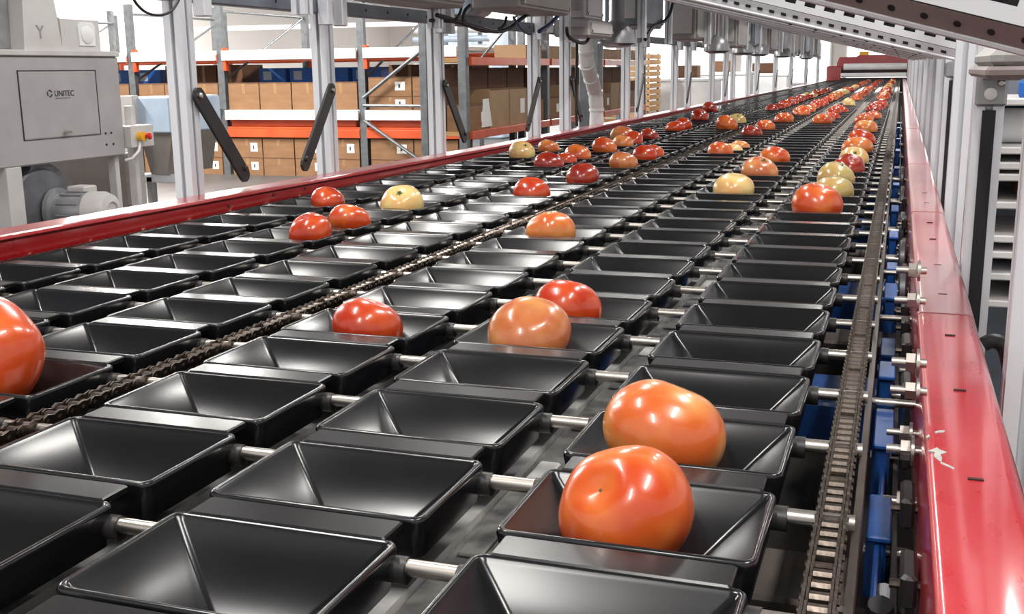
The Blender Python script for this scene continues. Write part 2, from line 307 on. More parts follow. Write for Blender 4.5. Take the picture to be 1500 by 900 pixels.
# ---- tomatoes read off the photo: x0, x1, top, colour, stem, rotation, shape, label
TOM = [
 (816, 1016, 648, 'tomato_orange', 's', (48, -14, -14), 0, 'large orange-red tomato with a small blossom scar, in the tray beside two rods'),
 (880, 1067, 559, 'tomato_peach', '', (20, 15, 100), 1, 'broad pale orange tomato right behind the large orange-red one'),
 (714, 836, 433, 'tomato_brown', '', (35, -10, 40), 1, 'dull orange-brown tomato in the middle lane, touching a bright red one behind'),
 (780, 881, 397, 'tomato_red', '', (-20, 10, 10), 0, 'bright red tomato peeking out behind a dull orange-brown one'),
 (486, 591, 431, 'tomato_red', '', (10, 20, 60), 1, 'lone deep orange-red tomato in a tray beside the centre chain'),
 (-116, 70, 437, 'tomato_orange', 's', (55, -35, 20), 2, 'big glossy orange tomato on the other side of the centre chain'),
 (770, 843, 303, 'tomato_peach', '', (-15, 18, 80), 2, 'lopsided peach-orange tomato alone in the lane beside the centre chain'),
 (751, 806, 255, 'tomato_red', '', (12, 10, 20), 0, 'round bright red tomato alone just across the centre chain'),
 (478, 528, 266, 'tomato_red', '', (25, 10, 70), 1, 'orange-red tomato in the lane along the far red rail'),
 (450, 515, 302, 'tomato_red', '', (10, -25, 35), 2, 'squat orange-red tomato in front of a speckled pale one'),
 (509, 570, 288, 'tomato_orange', '', (-20, 12, 15), 1, 'plump orange tomato between a squat red one and a pale one'),
 (557, 620, 265, 'tomato_pale', 'c', (38, 0, 12), 0, 'pale speckled unripe tomato with a dark star shaped stem scar on top'),
 (782, 826, 221, 'tomato_deep', '', (10, 20, 0), 1, 'dark red tomato in front of a tight cluster of orange ones'),
 (833, 882, 237, 'tomato_deep', '', (15, -10, 50), 1, 'wide dark red tomato in the lane beside the centre chain'),
 (756, 795, 210, 'tomato_pale', 'c', (36, 8, 40), 0, 'cream yellow tomato with a brown stem scar by the far rail'),
 (793, 825, 204, 'tomato_peach', '', (0, 20, 20), 1, 'peach coloured tomato behind the cream yellow one'),
 (826, 867, 209, 'tomato_orange', '', (20, 0, 90), 1, 'orange tomato at the back of a tight cluster'),
 (812, 845, 219, 'tomato_red', '', (0, 0, 10), 0, 'small red tomato squeezed in the middle of a tight cluster'),
 (867, 904, 203, 'tomato_orange', '', (10, 30, 0), 1, 'flattish orange tomato, first of a trailing line'),
 (897, 928, 195, 'tomato_peach', '', (0, 10, 33), 0, 'light orange tomato, second of a trailing line'),
 (920, 950, 192, 'tomato_red', '', (40, 10, 0), 2, 'red tomato leaning beside a light orange one'),
 (940, 968, 187, 'tomato_deep', '', (0, 30, 0), 1, 'maroon tomato at the end of a trailing line'),
 (875, 911, 186, 'tomato_brown', '', (10, 10, 10), 1, 'flat tan tomato close against the far red rail'),
 (894, 936, 222, 'tomato_brown', '', (0, 15, 15), 1, 'tan brown tomato ahead of two red ones beside the centre chain'),
 (930, 967, 210, 'tomato_red', '', (15, 0, 66), 0, 'glossy red tomato just behind the tan brown one'),
 (946, 976, 208, 'tomato_orange', '', (15, 20, 66), 0, 'orange tomato half hidden behind a glossy red one'),
 (975, 1003, 176, 'tomato_red', '', (0, 0, 0), 1, 'red tomato with a smaller one right behind it'),
 (993, 1020, 174, 'tomato_red', '', (20, 0, 0), 0, 'small red tomato right behind another red one'),
 (1010, 1041, 160, 'tomato_deep', '', (20, 40, 0), 2, 'lumpy crimson tomato near the far rail'),
 (1042, 1067, 150, 'tomato_deep', '', (0, 40, 0), 1, 'crimson tomato leaning against the far rail'),
 (1046, 1083, 169, 'tomato_orange', '', (30, 0, 90), 2, 'long flattish orange tomato with a greenish one behind'),
 (1066, 1093, 165, 'tomato_green', 'c', (30, 0, 20), 0, 'greenish yellow tomato tucked behind a long orange one'),
 (1086, 1116, 182, 'tomato_deep', '', (0, 12, 0), 1, 'brownish red tomato in front of a round orange one'),
 (1106, 1135, 174, 'tomato_orange', '', (5, 0, 0), 0, 'round orange tomato behind a brownish red one'),
 (1134, 1163, 163, 'tomato_orange', '', (0, 0, 45), 1, 'dome shaped orange tomato alone in the lane beside the centre chain'),
 (1036, 1074, 204, 'tomato_orange', '', (0, 10, 5), 0, 'orange tomato leading two cream coloured ones'),
 (1058, 1088, 200, 'tomato_pale', '', (0, 10, 5), 1, 'cream tomato between an orange one and a peach one'),
 (1070, 1098, 199, 'tomato_peach', '', (0, 10, 5), 1, 'pale peach tomato last in a row of three'),
 (1045, 1105, 247, 'tomato_pale', '', (10, 0, 45), 1, 'pale yellow-orange tomato leading the middle lane group of three'),
 (1086, 1139, 223, 'tomato_brown', 'c', (20, 20, 0), 1, 'tan topped reddish tomato in the middle of three'),
 (1112, 1158, 211, 'tomato_orange', '', (0, 20, 70), 1, 'orange and cream tomato, last of the middle lane three'),
 (1160, 1234, 269, 'tomato_orange', '', (10, 15, 20), 0, 'orange-red tomato leading the long line by the outer chain'),
 (1190, 1250, 248, 'tomato_green', '', (0, 0, 30), 1, 'olive green tomato right behind the orange-red leader'),
 (1196, 1252, 236, 'tomato_green', 'c', (25, 0, 80), 0, 'green topped tomato with a dark crack around its stem'),
 (1220, 1268, 226, 'tomato_deep', '', (30, 20, 0), 2, 'deep red tomato leaning behind the green topped one'),
 (1229, 1272, 211, 'tomato_pale', 'c', (42, 10, 0), 0, 'cream tomato with a brown stem scar in the outer lane'),
 (1232, 1278, 198, 'tomato_peach', '', (0, 0, 0), 1, 'peach tomato behind the cream one in the outer lane'),
 (1240, 1283, 188, 'tomato_red', '', (0, 20, 0), 1, 'red tomato half hidden in the outer lane line'),
 (1250, 1286, 174, 'tomato_peach', '', (0, 0, 20), 0, 'peach tomato ahead of a dark red cluster in the outer lane'),
 (1188, 1221, 164, 'tomato_orange', '', (0, 0, 80), 1, 'round orange tomato leading dark red ones in the middle lane'),
]
def tomato_mesh(name, lob, sq, dent, seed):
    r = random.Random(seed); nu, nv = 40, 22; vs = []; fs = []
    ph = [r.uniform(0, 6.28) for _ in range(4)]; lean = r.uniform(-.07, .07)
    for j in range(nv + 1):
        th = math.pi * j / nv
        for i in range(nu):
            a = 2 * math.pi * i / nu
            c = math.cos(th); s_ = math.sin(th)
            rr = 1 + lob * math.cos(5 * a + ph[0]) * s_ * (0.4 + 0.6 * max(c, 0)) + .025 * math.cos(2 * a + ph[1]) + .02 * math.cos(3 * a + ph[2]) * s_ + lean * math.cos(a + ph[3]) * c
            sp = math.copysign(abs(s_) ** .88, s_)
            z = sq * c - dent * math.exp(-(s_ / .22) ** 2) * (1 if c > 0 else -.35)
            vs.append((rr * sp * math.cos(a), rr * sp * math.sin(a), z))
    for j in range(nv):
        for i in range(nu):
            k = (i + 1) % nu; fs.append((j * nu + i, (j + 1) * nu + i, (j + 1) * nu + k, j * nu + k))
    return vs, fs
SHAPES = [tomato_mesh('t', .035, .86, .13, 1), tomato_mesh('t', .02, .78, .07, 2), tomato_mesh('t', .06, .82, .10, 3)]
TME = {}
def tomato_me(shape, m):
    if (shape, m) not in TME:
        vs, fs = SHAPES[shape]; me = MB().add(vs, fs).mesh('tomato_body', m, 180); TME[(shape, m)] = me
    return TME[(shape, m)]
def star_mb(R, z, five=True):
    mb = MB(); n = 20; lo = []; hi = []
    for i in range(n):
        a = 2 * math.pi * i / n; r = R * (1.0 if i % 4 == 0 else .35 if i % 4 == 2 else .6)
        lo.append((r * math.cos(a), r * math.sin(a), z - .06)); hi.append((r * .8 * math.cos(a), r * .8 * math.sin(a), z + .03))
    mb.loops([lo, hi]); mb.cyl((0, 0, z), (.03, .02, z + .12), R * .28, 8, R * .2)
    return mb
STAR = [star_mb(.26, s) for s in (.86 - .125, .78 - .065, .82 - .095)]
STAR_ME = [s.mesh('stem_scar', 'calyx_green') for s in STAR]
DOT_ME = []
for s in (.86 - .13, .78 - .07, .82 - .10):
    DOT_ME.append(MB().lathe([(.03, -.04), (.036, .0), (.02, .012), (.008, .008)], (0, 0, s), (0, 0, 1), 10).mesh('blossom_scar', 'scar', 60))
TRAYFILL = {}
def put_tomato(lane, k, X, Y, dia, m, stem, rot, shape, label, group=None, zc=None):
    r = dia / 2
    z = TRZ - .0385 + max(r * 1.15, r * .98 + .5 * abs(X - LANES[lane])) if zc is None else zc
    t = thing('tomato', label, 'tomato', (X, Y, z), group)
    R = tuple(math.radians(a) for a in rot)
    inst('tomato_body', tomato_me(shape, m), t, rot=R, scale=(r, r, r))
    if stem == 'c': inst('stem_scar', STAR_ME[shape], t, rot=R, scale=(r, r, r))
    elif stem == 's': inst('blossom_scar', DOT_ME[shape], t, rot=R, scale=(r, r, r))
    TRAYFILL[(lane, k)] = label
used = set()
for x0, x1, top, m, stem, rot, shape, label in TOM:
    cx = (x0 + x1) / 2; wd = x1 - x0; cy = top + wd * .42
    p = atZ(cx, cy, 1.018)
    lane = min(LANES, key=lambda n: abs(LANES[n] - p.x))
    # refine along the lane using the sideways position
    k = round((p.y + .042 - ROW0) / PITCH)
    while (lane, k) in used: k += 1
    used.add((lane, k))
    Y = rowY(k) - .042
    q = atY(cx, cy, Y); X = min(max(q.x, LANES[lane] - .034), LANES[lane] + .034)
    dia = min(max(wd * proj((X, Y, 1.02))[2] / F, .060), .088 if wd < 180 else .098)
    put_tomato(lane, k, X, Y, dia, m, stem, rot, shape, label)
# far end of the line: the photo shows it crowded with tomatoes
fill = {'C': (36, .80), 'B': (38, .62), 'A': (40, .62), 'D': (39, .66), 'E': (42, .70), 'F': (34, .55)}
FARCOL = ['tomato_red', 'tomato_orange', 'tomato_deep', 'tomato_peach', 'tomato_orange', 'tomato_pale', 'tomato_red']
FARLAB = {'tomato_red': 'bright red', 'tomato_orange': 'orange', 'tomato_deep': 'dark red', 'tomato_peach': 'peach coloured', 'tomato_pale': 'cream coloured'}
nfar = 0
for lane, (k0, pr_) in fill.items():
    k = k0; run = 0; colr = 'tomato_red'
    while k < NROWS - 2:
        if run <= 0:
            run = rnd.randint(2, 6); colr = rnd.choice(FARCOL); on = rnd.random() < pr_
        if on and (lane, k) not in used and nfar < 230 and (k < 95 or rnd.random() < .6):
            used.add((lane, k)); nfar += 1
            put_tomato(lane, k, LANES[lane] + rnd.uniform(-.02, .02), rowY(k) - .042, rnd.uniform(.068, .082), colr, '', (rnd.uniform(-40, 40), rnd.uniform(-40, 40), rnd.uniform(0, 360)), rnd.randint(0, 2),
                       f'{FARLAB[colr]} tomato in the crowded stretch of trays before the red end machine', f'{FARLAB[colr]} tomatoes in the crowded stretch')
        k += 1; run -= 1

# ---- trays
LNAME = {'C': 'lane beside the outer drive chain', 'B': 'middle lane between outer and centre chains', 'A': 'lane just inside the centre chain',
         'D': 'lane just beyond the centre chain', 'E': 'middle lane beyond the centre chain', 'F': 'lane along the far red rail'}
cand = []
for k in range(-2, NROWS):
    for ln, X in LANES.items():
        ctr = (X, rowY(k) - .042, TRZ)
        pts = [proj((X + sx * HX, rowY(k) - .042 + sy * HY, TRZ)) for sx in (-1, 1) for sy in (-1, 1)]
        if max(p[0] for p in pts) < -8 or min(p[0] for p in pts) > 1508 or min(p[1] for p in pts) > 908: continue
        cand.append((proj(ctr)[2], ln, k))
cand.sort()
# trays just outside the frame, so that the conveyor goes on past its edges
seen = {(ln, k) for _, ln, k in cand}
margin = [(0, ln, k) for k in range(-1, 5) for ln in LANES if (ln, k) not in seen]
def short(l): return ' '.join(l.replace(',', '').split()[:11])
for _, ln, k in cand[:285] + margin:
    full = TRAYFILL.get((ln, k))
    grp = None
    ahead, behind = TRAYFILL.get((ln, k + 1)), TRAYFILL.get((ln, k - 1))
    if full and 'stretch' not in full: lab = 'black tray holding the ' + short(full)
    elif full: lab = f'black plastic sorting tray holding a tomato, {LNAME[ln]}'; grp = 'filled trays, ' + LNAME[ln]
    elif ahead and 'stretch' not in ahead: lab = 'empty black tray before the ' + short(ahead)
    elif behind and 'stretch' not in behind: lab = 'empty black tray after the ' + short(behind)
    else: lab = f'empty black plastic sorting tray, {LNAME[ln]}'; grp = 'empty trays, ' + LNAME[ln]
    t = thing('sorting_tray', lab, 'tray', (LANES[ln], rowY(k) - .042, TRZ), grp)
    inst('tray_bowl', tray_me, t); inst('rear_lip', lip_me, t)
    inst('hinge_knuckle', kn_me[0], t); inst('hinge_knuckle', kn_me[1], t)
mb = MB(); base = tray_mb(MB(), 2, True); lipb = MB().box(-.060, .061, HY - .003, HY + .021, RIM - .004, RIM + .0012)
for _, ln, k in cand[285:]:
    for b in (base, lipb):
        mb.add([(v[0] + LANES[ln], v[1] + rowY(k) - .042, v[2] + TRZ) for v in b.v], b.f)
tag(mb.obj('distant_trays', 'tray_plastic', None, 28), 'mass of small black trays running away towards the red end machine', 'trays', kind='stuff')

# ---- carrier rods (each row: one rod per half of the belt)
rod_me = {}
for side, (a, b) in {'outer': (-.592, -.010), 'inner': (-1.142, -.578)}.items():
    rod_me[side] = MB().cyl((a, 0, 0), (b, 0, 0), .0046, 12).mesh('carrier_rod', 'steel', 40)
for k in range(-1, 62):
    for side in ('outer', 'inner'):
        if side == 'inner' and k < -1: continue
        o = inst('carrier_rod', rod_me[side], None, (0, rowY(k) + .002, .998))
        tag(o, {'outer': 'thin bright steel rod carrying trays between outer and centre chains', 'inner': 'thin bright steel rod carrying trays between centre chain and far rail'}[side], 'rod', None)
        o['group'] = 'carrier rods, ' + side + ' half'
mb = MB()
for k in range(62, NROWS):
    mb.cyl((-1.142, rowY(k) + .002, .998), (-.010, rowY(k) + .002, .998), .0046, 6)
tag(mb.obj('distant_rods', 'steel', None, 40), 'close packed steel rods at the distant end of the conveyor', 'rods', kind='stuff')

# ---- roller chains
LP = PITCH / 10
def plate(mb, x0, x1, y0, y1, h):
    # dog-bone side plate from pin to pin
    pts = []
    for cy, a0 in ((y1, -90), (y0, 90)):
        for q in range(5):
            a = math.radians(a0 + 180 * q / 4); pts.append((cy + h * math.cos(a), h * math.sin(a)))
    pts = pts[:5] + [((y0 + y1) / 2, h * .72)] + pts[5:] + [((y0 + y1) / 2, -h * .72)]
    return mb.prism(pts, 'x', x0, x1)
def link_meshes():
    out = {}
    o = MB(); plate(o, -.0082, -.0066, 0, LP, .0055); plate(o, .0066, .0082, 0, LP, .0055)
    for y in (0, LP): o.cyl((-.0094, y, 0), (.0094, y, 0), .0021, 8)
    out['outer'] = o.mesh('outer_link', 'chain_steel')
    for nm, rolls in (('full', (0, 1)), ('gap', (0,)), ('rod', (1,))):
        o = MB(); plate(o, -.0062, -.0048, 0, LP, .0052); plate(o, .0048, .0062, 0, LP, .0052)
        for q in rolls: o.cyl((-.0046, q * LP, 0), (.0046, q * LP, 0), .0041, 10)
        out[nm] = o.mesh('inner_link', 'chain_steel')
    return out
LINK = link_meshes()
def chain(X, kstart, kind_rows, label, kend):
    t = thing('roller_chain', label, 'chain', (X, rowY(kstart), 1.0))
    for k in range(kstart, kstart + kind_rows):
        for q in range(5):
            y = (k - kstart) * PITCH + q * 2 * LP
            inst('inner_link', LINK['rod' if q == 0 else 'gap' if q == 2 else 'full'], t, (0, y, 0))
            inst('outer_link', LINK['outer'], t, (0, y + LP, 0))
    mb = MB()
    for k in range(kstart + kind_rows, kend):
        for q in range(5):
            y = rowY(k) + q * 2 * LP
            for x0, x1, a, b in ((-.0082, -.0066, LP, 2 * LP), (.0066, .0082, LP, 2 * LP), (-.0062, -.0048, 0, LP), (.0048, .0062, 0, LP)):
                mb.box(X + x0, X + x1, y + a - .004, y + b + .004, .995, 1.005)
            for r_ in (0, LP): mb.box(X - .0046, X + .0046, y + r_ - .0035, y + r_ + .0035, .9965, 1.0035)
    o = mb.obj('distant_links', 'chain_steel', t); o['kind'] = 'stuff'
chain(-.0225, -1, 30, 'long brown steel roller chain beside the worn red rail', NROWS)
chain(-.5855, -1, 30, 'steel roller chain running down the middle of the tray conveyor', NROWS)
chain(-1.128, -1, 20, 'steel roller chain tucked under the far red rail', NROWS)

# ---- under the trays: guide rails, bed
def long_bar(name, m, x0, x1, z0, z1, label, cat, y0=.2, y1=None):
    return tag(MB().box(x0, x1, y0, END_Y if y1 is None else y1, z0, z1).obj(name, m), label, cat)
for X, lab in ((-.252, 'between the outer lane and the middle lane'), (-.449, 'between the middle lane and the centre chain lane'), (-.800, 'two lanes from the far rail'), (-.980, 'one lane from the far rail')):
    t = thing('guide_rail', f'flat aluminium guide rail under the rods, {lab}', 'guide rail', (X, .2, .94))
    MB().box(X - .007, X + .004, .2, END_Y, .945, .9615).obj('wear_strip', 'guide_aluminium', t)
    MB().box(X + .0045, X + .030, .2, END_Y, .940, .9555).obj('base_flange', 'guide_plate', t)
    for j in range(26):
        y = .33 + j * .127
        MB().cbox(X + .010, X + .026, y, y + .045, .9555, .9585, .001).obj('joint_plate', 'guide_plate' if j % 3 else 'guide_aluminium', t)
for X in (-.0225, -.5855, -1.128):
    tag(MB().box(X - .0046, X + .0046, .2, END_Y, .972, .9935).obj('chain_track', 'black_steel'), {-.0225: 'black strip that the outer roller chain slides on', -.5855: 'black strip that the centre roller chain slides on', -1.128: 'black strip under the chain at the far red rail'}[X], 'track')
long_bar('machine_bed', 'bed_dark', -1.16, .075, .78, .80, 'dark sheet metal bed under the rods and trays', 'machine bed')
long_bar('chain_guide_strip', 'brown_plate', -.0115, -.0070, .955, .992, 'rusty brown guide strip along the outer roller chain', 'guide strip')
# cross members seen through the gap between outer lane and chain
def cross(y0, y1, z, m, lab, name='cross_member'):
    tag(MB().cbox(-.26, .022, y0, y1, z - .05, z, .003).obj(name, m), lab, 'cross member')
cross(.50, .60, .895, 'beam_bluegrey', 'blue-grey cross member under the rods nearest the paint-chipped rail')
cross(.68, .76, .91, 'brown_plate', 'brown cross plate under the rods next to the blue-grey one')
cross(1.08, 1.19, .925, 'blue_paint', 'wide blue painted cross member under the outer lane')
cross(1.30, 1.37, .935, 'brown_plate', 'brown steel cross plate just past the wide blue cross member')
cross(1.60, 1.73, .93, 'blue_paint', 'blue cross member between two steel cross plates')
cross(1.86, 1.94, .95, 'brown_plate', 'steel cross plate past the second blue cross member')
for j in range(8):
    y = 2.3 + j * .62
    cross(y, y + .16, .93, 'blue_paint', 'blue cross member further along under the outer lane')
    bpy.context.scene.collection.objects[-1]['group'] = 'blue cross members further along'

# ---- left red rail
RL = [(.25, 1.036), (1.2, 1.036), (2.3, 1.027), (3.2, 1.022), (END_Y, 1.018)]
XI = -1.15
rail = thing('side_rail', 'long red painted side rail below the row of braced posts', 'rail', (XI, .25, .9))
bounds = [0, 1, 2, 3, 4]
for i in range(4):
    (ya, za), (yb, zb) = RL[i], RL[i + 1]
    def sec(y, z): return [(XI, y, .955), (XI, y, z - .010), (XI + .0035, y, z - .0055), (XI, y, z - .002), (XI - .003, y, z), (XI - .050, y, z + .001), (XI - .053, y, z - .002), (XI - .053, y, .93), (XI - .006, y, .93)]
    MB().loops([sec(ya, za), sec(yb - .0006, zb)]).obj('rail_section', 'red_paint', rail)
for x, y in ((401, 285.5), (447, 276), (655, 244), (335, 302)):
    p = atX(x, y, XI + .001)
    MB().cyl((XI - .002, p.y, p.z), (XI + .0012, p.y, p.z), .0032, 10).obj('rail_screw', 'slot_dark', rail)

# ---- right red rail
XA, XB, ZT = .026, .0755, 1.030
rr = thing('side_rail', 'worn red painted side rail with paint chips beside the outer chain', 'rail', (XA, .2, .9))
ys = [.2, 1.039, 1.401, 1.785, 2.141, 2.671, 3.35, 4.2, 5.2, 6.4, 8.0, 10.0, 12.5, 15.5, END_Y]
c = .005
poly = [(XA, .93)]
for cxx, a0 in ((XA + c, 180), (XB - .009, 90)):
    rad = c if a0 == 180 else .009
    for q in range(5):
        a = math.radians(a0 - 90 * q / 4); poly.append((cxx + rad * math.cos(a), ZT - rad + rad * math.sin(a)))
poly += [(XB, .90), (XB - .003, .90), (XB - .003, .905), (XA + .003, .93)]
for i in range(len(ys) - 1):
    dz = (0, .0006, -.0004, .0005)[i % 4]
    MB().prism([(u, v + dz) for u, v in poly], 'y', ys[i] + .0009, ys[i + 1] - .0009).obj('rail_section', 'red_paint_worn' if i == 0 else 'red_paint_sheen', rr, 35)
for y in (.61, .786, .953, 1.129, 1.300, 1.50, 1.66, 1.9, 2.05):
    MB().box(.0465, .0545, y - .0012, y + .0012, ZT - .004, ZT + .0009).obj('rail_slot', 'slot_dark', rr)
def chip(pts, nm='paint_chip'):
    P = [atZ(x, y, ZT + .0002) for x, y in pts]
    MB().loops([[(p.x, p.y, ZT - .0005) for p in P], [(p.x, p.y, ZT + .0004) for p in P]]).obj(nm, 'chip_grey', rr)
chip([(1359, 661), (1368, 658), (1372, 656), (1378, 660), (1387, 663), (1382, 665), (1377, 666), (1380, 671), (1379, 677), (1374, 674), (1367, 668), (1370, 663)])
chip([(1379, 677), (1398, 686), (1397, 688), (1386, 683), (1377, 679)])
chip([(1369, 633), (1376, 631), (1384, 631), (1383, 633.5), (1370, 635)])
chip([(1356, 640), (1361, 637), (1362, 640), (1358, 642)])
# bolts on its inner face
def hexbolt(x, y, r, parent, Xn=.014):
    p = atX(x, y, Xn)
    b = MB(); n = 6
    b.lathe([(r, 0), (r, .006)], (Xn, p.y, p.z), (1, 0, 0), 6)
    o = b.obj('hex_nut', 'steel', parent)
    q = MB(); q.cyl((Xn - .009, p.y, p.z), (XA + .001, p.y, p.z), r * .45, 10); q.obj('bolt_shank', 'steel', parent, 40)
    q = MB(); q.lathe([(r * 1.35, .0065), (r * 1.35, .0085)], (Xn, p.y, p.z), (1, 0, 0), 16); q.obj('washer', 'steel', parent, 40)
for x, y, r in ((1313, 735, .0085), (1319, 659, .0075), (1318, 634, .006), (1326, 572, .006), (1327, 531, .007), (1329, 440, .006), (1331, 396, .006)): hexbolt(x, y, r, rr)

# ---- machinery between outer chain and right rail
tag(MB().box(.0115, .0150, .3, 9.0, .84, .945).obj('side_plate', 'black_steel'), 'long black side plate under the red rail beside the outer chain', 'plate')
def blue_bracket(y, z0, z1, lab, w_=.05):
    t = thing('mounting_bracket', lab, 'bracket', (.0, y, z0), 'blue mounting brackets along the outer chain')
    MB().cbox(-.0045, .0085, y, y + w_, z0, z1, .002).obj('bracket_web', 'blue_paint', t)
    MB().cbox(-.004, .011, y - .004, y + w_ + .012, z1, z1 + .004, .001).obj('bracket_flange', 'blue_paint', t)
    MB().cyl((-.006, y + w_ * .5, z1 - .02), (.022, y + w_ * .5, z1 - .02), .0042, 10).obj('bracket_bolt', 'steel', t, 40)
for j, (y, z1) in enumerate(((.50, .925), (.70, .95), (.84, .965), (1.02, .97), (1.16, .955), (1.36, .975), (1.62, .965), (1.86, .975), (2.25, .97), (2.7, .975), (3.2, .97), (3.8, .975), (4.5, .97), (5.3, .97))):
    blue_bracket(y, .86, z1, 'small blue painted mounting bracket between outer chain and red rail', .04 + .02 * (j % 3))
for j, (y, r) in enumerate(((1.48, .034), (1.74, .030), (2.05, .034), (2.5, .034), (3.0, .034))):
    t = thing('idler_pulley', 'dark grey idler pulley on a short shaft beside the outer chain', 'pulley', (.012, y, .955 - r), 'dark pulleys along the red rail')
    z = .962
    MB().lathe([(r * .9, -.004), (r, -.002), (r, .004), (r * .9, .006)], (.016, y, z), (1, 0, 0), 28).obj('wheel_disc', 'blower_grey', t, 40)
    MB().cyl((-.006, y, z), (.025, y, z), .007, 12).obj('wheel_shaft', 'steel', t, 40)
for j, y in enumerate((.93, 1.26, 1.55)):
    o = MB().cyl((-.008, y, .975), (.026, y, .975), .0035, 10).obj('cross_shaft', 'steel', None, 40)
    tag(o, 'short bright cross shaft from the outer chain to the red rail', 'shaft', 'short cross shafts')
rb = random.Random(11)
for j in range(16):
    y = .47 + j * .125 + rb.uniform(-.02, .02); z = .952 + rb.uniform(-.012, .02)
    t = thing('cable_clamp', 'small black cable clamp between the outer chain and the red rail', 'clamp', (.017, y, z), 'black clamps along the red rail')
    MB().cbox(.0155, .0245, y, y + .028 + rb.uniform(0, .02), z, z + .02, .002).obj('clamp_body', 'black_steel', t)
    MB().cyl((.010, y + .012, z + .01), (.026, y + .012, z + .01), .003, 8).obj('clamp_screw', 'chain_steel', t, 40)
# corrugated black conduit and steel tube at the bottom
pts = [(.014, .62 + .0 * i, .93 - .007 * i) for i in range(20)]
mbx = MB(); mbx.tube([Vector((.006 + .0004 * i, .60 + .004 * i, .955 - .009 * i)) for i in range(16)], [(.0085 if i % 2 else .0068) for i in range(16)], 12)
tag(mbx.obj('corrugated_conduit', 'rubber', None, None), 'black corrugated conduit hanging below the red rail bolts', 'conduit')
tag(MB().tube([(-.004, .55, .90), (.004, .60, .915), (.009, .66, .935)], .0065, 14).obj('oil_tube', 'aluminium', None, 40), 'short pale metal tube slanting beside the corrugated conduit', 'tube')
tag(MB().tube([(.001, .50, .935), (.002, .62, .945), (.0035, .78, .948), (.005, .95, .945)], .0022, 8).obj('air_line', 'blue_paint', None, 40), 'thin bright blue air line running along the outer chain', 'air line')

# ------------------------------------------------------------------ left posts and braces
PL = [(1.673, 1), (2.185, -1), (2.811, 1), (3.67, -1), (4.05, 1), (5.03, 0), (5.316, -1), (6.198, 0), (6.62, -1), (7.502, 0), (8.117, -1), (8.496, 0), (9.4, 0), (9.968, -1), (11.479, -1), (13.164, -1), (15.287, -1), (17.5, -1)]
for i, (y, b) in enumerate(PL):
    x = -1.2265; y *= 1.030
    t = thing('frame_post', ['slotted aluminium post standing behind the far red rail, with a black brace', 'slotted aluminium post behind the far red rail without a brace'][b == 0], 'post', (x, y, .0), ['braced posts along the far rail', 'plain posts along the far rail'][b == 0])
    own = {0: 'braced aluminium post behind the far rail, with a thin cable drooping in front', 1: 'braced aluminium post behind the far rail, before the middle bay of cartons', 2: 'braced aluminium post behind the far rail, beside the sagging black cables',
           3: 'braced aluminium post behind the far rail, beside the wide grey housing', 4: 'braced aluminium post behind the far rail, next to the white duct'}.get(i)
    if own: t['label'] = own; del t['group']
    post_mesh(MB(), x, y, .0, 1.66, .0185 if i < 12 else .022).obj('post_profile', 'aluminium', t)
    if b:
        y1 = y + b * .145
        d = Vector((0, y1 - y - b * .02, 1.03 - 1.208)).normalized(); up = Vector((0, -d.z, d.y))
        p0 = Vector((x + .0235, y + b * .012, 1.210)); p1 = Vector((x + .0235, y1, 1.056)); w_ = .0155
        L = []
        for xx in (-.003, .003):
            ring = []
            for p, a0 in ((p0, 90), (p1, -90)):
                for q in range(6):
                    a = math.radians(a0 + 180 * q / 5); ring.append(p + Vector((xx, 0, 0)) + up * (w_ * math.sin(a)) + d * (w_ * math.cos(a)))
            L.append(ring)
        MB().loops(L).obj('brace_bar', 'black_steel', t)
        MB().lathe([(.006, 0), (.006, .003), (.0035, .005)], p0 + Vector((.003, 0, 0)), (1, 0, 0), 10).obj('brace_bolt', 'steel', t, 40)
        MB().lathe([(.006, 0), (.006, .003), (.0035, .005)], p1 + Vector((.003, 0, .012)), (1, 0, 0), 10).obj('brace_bolt', 'black_steel', t, 40)
# overhead longitudinal beam, one length per bay
for i in range(len(PL) - 1):
    y0, y1 = PL[i][0] * 1.03 + .022, PL[i + 1][0] * 1.03 - .022
    if y1 - y0 < .1: continue
    t = thing('frame_beam', 'blue-grey steel beam joining the tops of two posts over the far rail', 'beam', (-1.226, y0, 1.376), 'overhead beams along the far rail')
    MB().cbox(-1.241, -1.211, y0, y1, 1.376, 1.408, .002).obj('beam_body', 'beam_bluegrey', t)
    for q in range(max(2, int((y1 - y0) / .12))):
        yy = y0 + .05 + q * .12
        if yy < y1 - .03: MB().cyl((-1.212, yy, 1.392), (-1.2102, yy, 1.392), .0035, 8).obj('beam_hole', 'void_black', t)
    for yy in (y0 + .012, y1 - .012):
        MB().cbox(-1.210, -1.184, yy - .012, yy + .012, 1.350, 1.60, .002).obj('hanger_profile', 'aluminium', t)
# beam continuing towards the camera past the first post
t = thing('frame_beam', 'blue-grey steel beam over the far rail ahead of the first post', 'beam', (-1.226, .6, 1.376))
MB().cbox(-1.241, -1.211, .6, 1.70, 1.376, 1.408, .002).obj('beam_body', 'beam_bluegrey', t)

